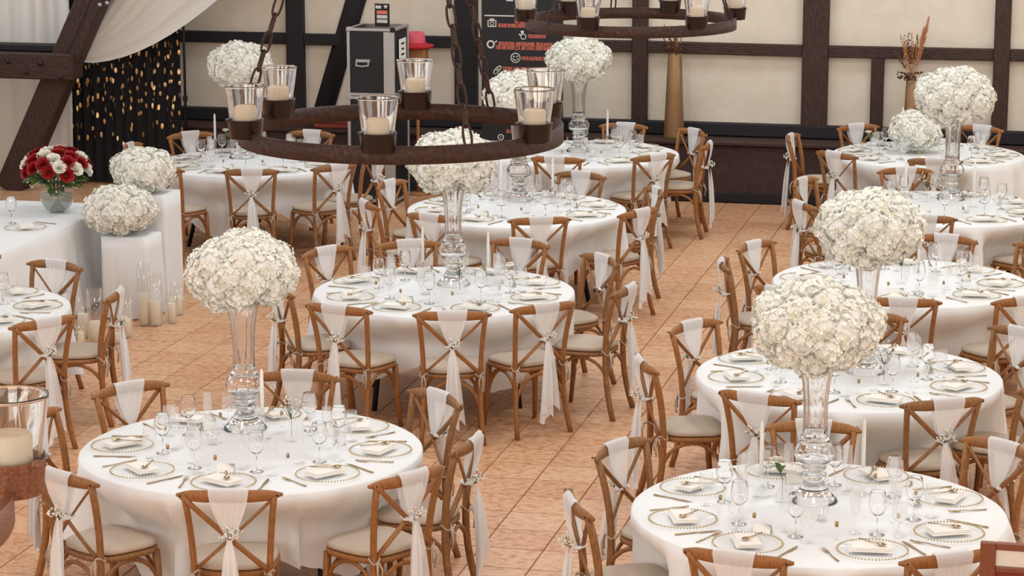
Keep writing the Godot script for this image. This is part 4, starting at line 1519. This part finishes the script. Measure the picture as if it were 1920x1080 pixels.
func ledge_vases():
	for q in [[-4.165, 0.87, 0.108, 0.07, "tall tapering bronze vase on the ledge behind the left row", 0], [-1.745, 0.66, 0.088, 0.062, "shorter bronze vase on the ledge behind the right row", 1]]:
		var at := Vector3(q[0], 0.634, -25.4)
		solo("floor_vase", lathe_mesh([[0.0, 0.0], [q[2], 0.0], [q[2] * 1.0, 0.01], [lerpf(q[2], q[3], 0.5), q[1] * 0.5], [q[3], q[1] - 0.006], [q[3] - 0.006, q[1]], [q[3] - 0.012, q[1] - 0.01], [q[3] * 0.8, q[1] * 0.4], [0.0, q[1] * 0.38]], 28), M.bronze, q[4], "vase", at)
		var o := thing("dried_bouquet", "dried grasses and seed heads in the " + ("tall" if q[5] == 0 else "shorter") + " bronze vase", "dried flowers", at)
		var rg := RandomNumberGenerator.new()
		rg.seed = 60 + q[5]
		var top: float = q[1]
		var collar := B.new()
		for i in 46:
			var a := rg.randf() * TAU
			var r: float = rg.randf_range(0.03, 0.1 if q[5] == 0 else 0.16)
			collar.ball(Vector3(r * cos(a), top + rg.randf_range(0.0, 0.07), r * sin(a)), Vector3(0.018, 0.01, 0.018) * rg.randf_range(0.6, 1.3), 5, 3)
		part("collar", collar.done(), M.dried_dark, o)
		var st := B.new()
		for i in (9 if q[5] == 0 else 16):
			var a := rg.randf() * TAU
			var lean := rg.randf_range(0.03, 0.16)
			var tall := rg.randf_range(0.14, 0.3) if q[5] == 0 else rg.randf_range(0.25, 0.5)
			var tip := Vector3(lean * cos(a) - 0.04, top + tall, lean * sin(a))
			st.tube([Vector3(0, top - 0.2, 0), Vector3(0, top, 0), tip], 0.002, null, 4, Vector3.ZERO, false)
			var ear := B.new()
			for k in 9:
				var p := Vector3(0, top, 0).lerp(tip, 0.45 + 0.07 * k)
				ear.ball(p + Vector3(rg.randf_range(-0.014, 0.014), 0, rg.randf_range(-0.014, 0.014)), Vector3(0.007, 0.014, 0.007), 5, 3)
			ear.tube([Vector3(0, top, 0).lerp(tip, 0.4), tip], 0.002, null, 4)
			part("seed_head", ear.done(), M.dried if i % 3 else M.dried_dark, o)
		part("stems", st.done(), M.dried, o)
		if q[5] == 1:
			for k in 2:
				var pl := B.new()
				var base := Vector3(0.03, top + 0.05, 0.02 * k)
				var tip := Vector3(0.15 - 0.04 * k, top + 0.64 - 0.1 * k, 0.05)
				for i in 240:
					var t := rg.randf()
					var p := base.lerp(tip, 0.25 + 0.75 * t)
					var wdt := 0.045 * sin(PI * clampf(0.12 + t * 0.86, 0, 1))
					var d := Vector3(rg.randf_range(-1, 1), 0.8, rg.randf_range(-1, 1)).normalized()
					var e := d.cross(Vector3(0.2, 0.3, 0.9)).normalized() * 0.0035
					pl.tri(p - e, p + e, p + d * (wdt + 0.012))
				pl.tube([Vector3(0, top - 0.2, 0), base, tip], 0.003, null, 5)
				part("pampas_plume", pl.done(), M.pampas, o)


# ---------- chandeliers ----------

func chandeliers():
	var link := B.new()
	link.tube(arc(func(t: float):
		var a: float = TAU * t
		var y: float = 0.034 * sin(a)
		return Vector3(0.0125 * signf(cos(a)) * pow(absf(cos(a)), 0.5), y, 0), 16), 0.0042, null, 6, Vector3.ZERO, false)
	var link_mesh := link.done()
	var cup := lathe_mesh([[0.0, 0.0], [0.04, 0.0], [0.0425, 0.0006], [0.0438, 0.003], [0.0443, 0.007], [0.05, 0.07], [0.0613, 0.147], [0.0618, 0.1505], [0.0614, 0.1528], [0.0598, 0.1535], [0.0584, 0.1525], [0.0577, 0.15], [0.0572, 0.147], [0.046, 0.07], [0.0405, 0.018], [0.0395, 0.0145], [0.037, 0.012], [0.034, 0.0115], [0.0, 0.0115]], 32)
	var candle := lathe_mesh([[0.0, 0.013], [0.032, 0.013], [0.0335, 0.016], [0.034, 0.03], [0.0335, 0.084], [0.031, 0.09], [0.027, 0.092], [0.015, 0.088], [0.0, 0.089]], 24)
	var rings := [
		[Vector3(-2.065, 3.157, -7.4), [40, 100, 161, 221, 278, 339], [69, 189, 309], "in mid-picture", M.iron, 18.0],
		[Vector3(-2.14, 3.1, -11.74), [53, 113, 173, 233, 293, 353], [140, 20, 260], "at the top edge", M.iron, 10.5],
		[Vector3(-2.068, 3.107, -3.3), [-14, 46, 106, 166, 226, 286], [75, 195, 315], "at the left edge", M.iron_near, 13.0],
	]
	var c0 = null
	var w0 = null
	for q in rings:
		var o := thing("ring_chandelier", "rusty iron ring chandelier with glass candle cups, " + q[3], "chandelier", q[0], 0, "ring chandeliers")
		var s := B.new()
		var prof := [Vector2(0.488, -0.026), Vector2(0.5, -0.027), Vector2(0.502, -0.025), Vector2(0.502, 0.025), Vector2(0.5, 0.027), Vector2(0.488, 0.026), Vector2(0.488, -0.026)]
		s.lathe(prof, 80)
		part("ring", s.done(), q[4], o)
		for a in q[1]:
			# the angle is read in the camera's own frame: 0 to its right, 90 towards it
			var w := deg_to_rad(a) - deg_to_rad(q[5])
			var d := Vector3(cos(w), 0, sin(w))
			var h := B.new()
			h.lathe([Vector2(0.0, -0.012), Vector2(0.047, -0.012), Vector2(0.049, -0.01), Vector2(0.054, 0.044), Vector2(0.0555, 0.046), Vector2(0.053, 0.046), Vector2(0.047, -0.006), Vector2(0.0, -0.006)], 24)
			for e in 3:
				var b := TAU * e / 3 + 0.4
				h.box(Vector3(0.056 * cos(b), 0.045, 0.056 * sin(b)), Vector3(0.012, 0.008, 0.012))
			part("cup_holder", h.done(), M.steel if q[4] == M.iron else q[4], o, d * 0.5 + Vector3(0, 0.022, 0))
			var p: Vector3 = q[0] + d * 0.5 + Vector3(0, 0.017, 0)
			var px := pixel(p)
			if px.x < -120 or px.x > 2000 or px.z < 0.5 or px.y > 1300:
				continue
			var k: String = {40: "right of the front", 100: "front one", 161: "left one", 221: "far left one", 278: "far one", 339: "far right one", 53: "right of the front", 113: "left of the front", 173: "left one", 233: "far left one", 293: "far right one", 353: "right one", -14: "right one", 46: "near right one", 106: "near one", 166: "left one", 226: "far left one", 286: "far one"}[a]
			var lab: String = "%s on the chandelier %s" % [k, q[3]]
			if c0 == null:
				c0 = solo("candle_glass", cup, M.thick_glass, "flared clear candle glass, " + lab, "candle holder", p, 0, "chandelier candle glasses")
				w0 = solo("cup_candle", candle, M.wax, "cream candle in its glass, " + lab, "candle", p, 0, "chandelier candles")
			else:
				dup(c0, p, 0, "flared clear candle glass, " + lab)
				dup(w0, p, 0, "cream candle in its glass, " + lab)
		var apex := Vector3(0, 1.55, 0)
		for a in q[2]:
			var w := deg_to_rad(a) - deg_to_rad(q[5])
			var from := Vector3(cos(w) * 0.495, 0.02, sin(w) * 0.495)
			chain(o, from, apex, link_mesh, q[4])
		s = B.new()
		s.tube(arc(func(t: float): return apex + Vector3(0.045 * cos(TAU * t), 0, 0.045 * sin(TAU * t)), 16), 0.006, null, 6, Vector3.ZERO, false)
		part("gathering_ring", s.done(), q[4], o)
		chain(o, apex, Vector3(0, 6.18 - q[0].y, 0), link_mesh, q[4])


func chain(o, from: Vector3, to: Vector3, link: Mesh, m):
	var c := Node3D.new()
	c.name = "chain"
	o.add_child(c, true)
	var d := to - from
	var n := int(d.length() / 0.058)
	var y := d.normalized()
	var x := y.cross(Vector3(0.1, 0.05, 1)).normalized()
	for i in n:
		var l := part("link", link, m, c, from + d * (i + 0.5) / n)
		l.basis = Basis(x, y, x.cross(y)) * Basis(Vector3.UP, (PI / 2 if i % 2 else 0.0) + 0.5)


func menu_board():
	var o := thing("menu_board", "brown wooden framed board with cream card at the photo's lower right corner", "sign", Vector3(-0.11, 0, -10.27))
	var list := [[Vector3(-0.22, 0.55, 0), Vector3(0.065, 1.1, 0.035)], [Vector3(0.22, 0.55, 0), Vector3(0.065, 1.1, 0.035)], [Vector3(0, 1.085, 0), Vector3(0.375, 0.03, 0.034)], [Vector3(0, 0.985, 0), Vector3(0.375, 0.025, 0.034)], [Vector3(0, 0.3, 0), Vector3(0.375, 0.04, 0.034)]]
	slabs(o, "frame_rail", list, M.board, 0.004)
	slabs(o, "card", [[Vector3(0, 1.033, -0.002), Vector3(0.375, 0.07, 0.01)]], M.paper)
	slabs(o, "lower_panel", [[Vector3(0, 0.65, -0.004), Vector3(0.375, 0.65, 0.012)]], M.crate)
	slabs(o, "foot", [[Vector3(-0.22, 0.02, 0), Vector3(0.07, 0.04, 0.36)], [Vector3(0.22, 0.02, 0), Vector3(0.07, 0.04, 0.36)]], M.board, 0.004)
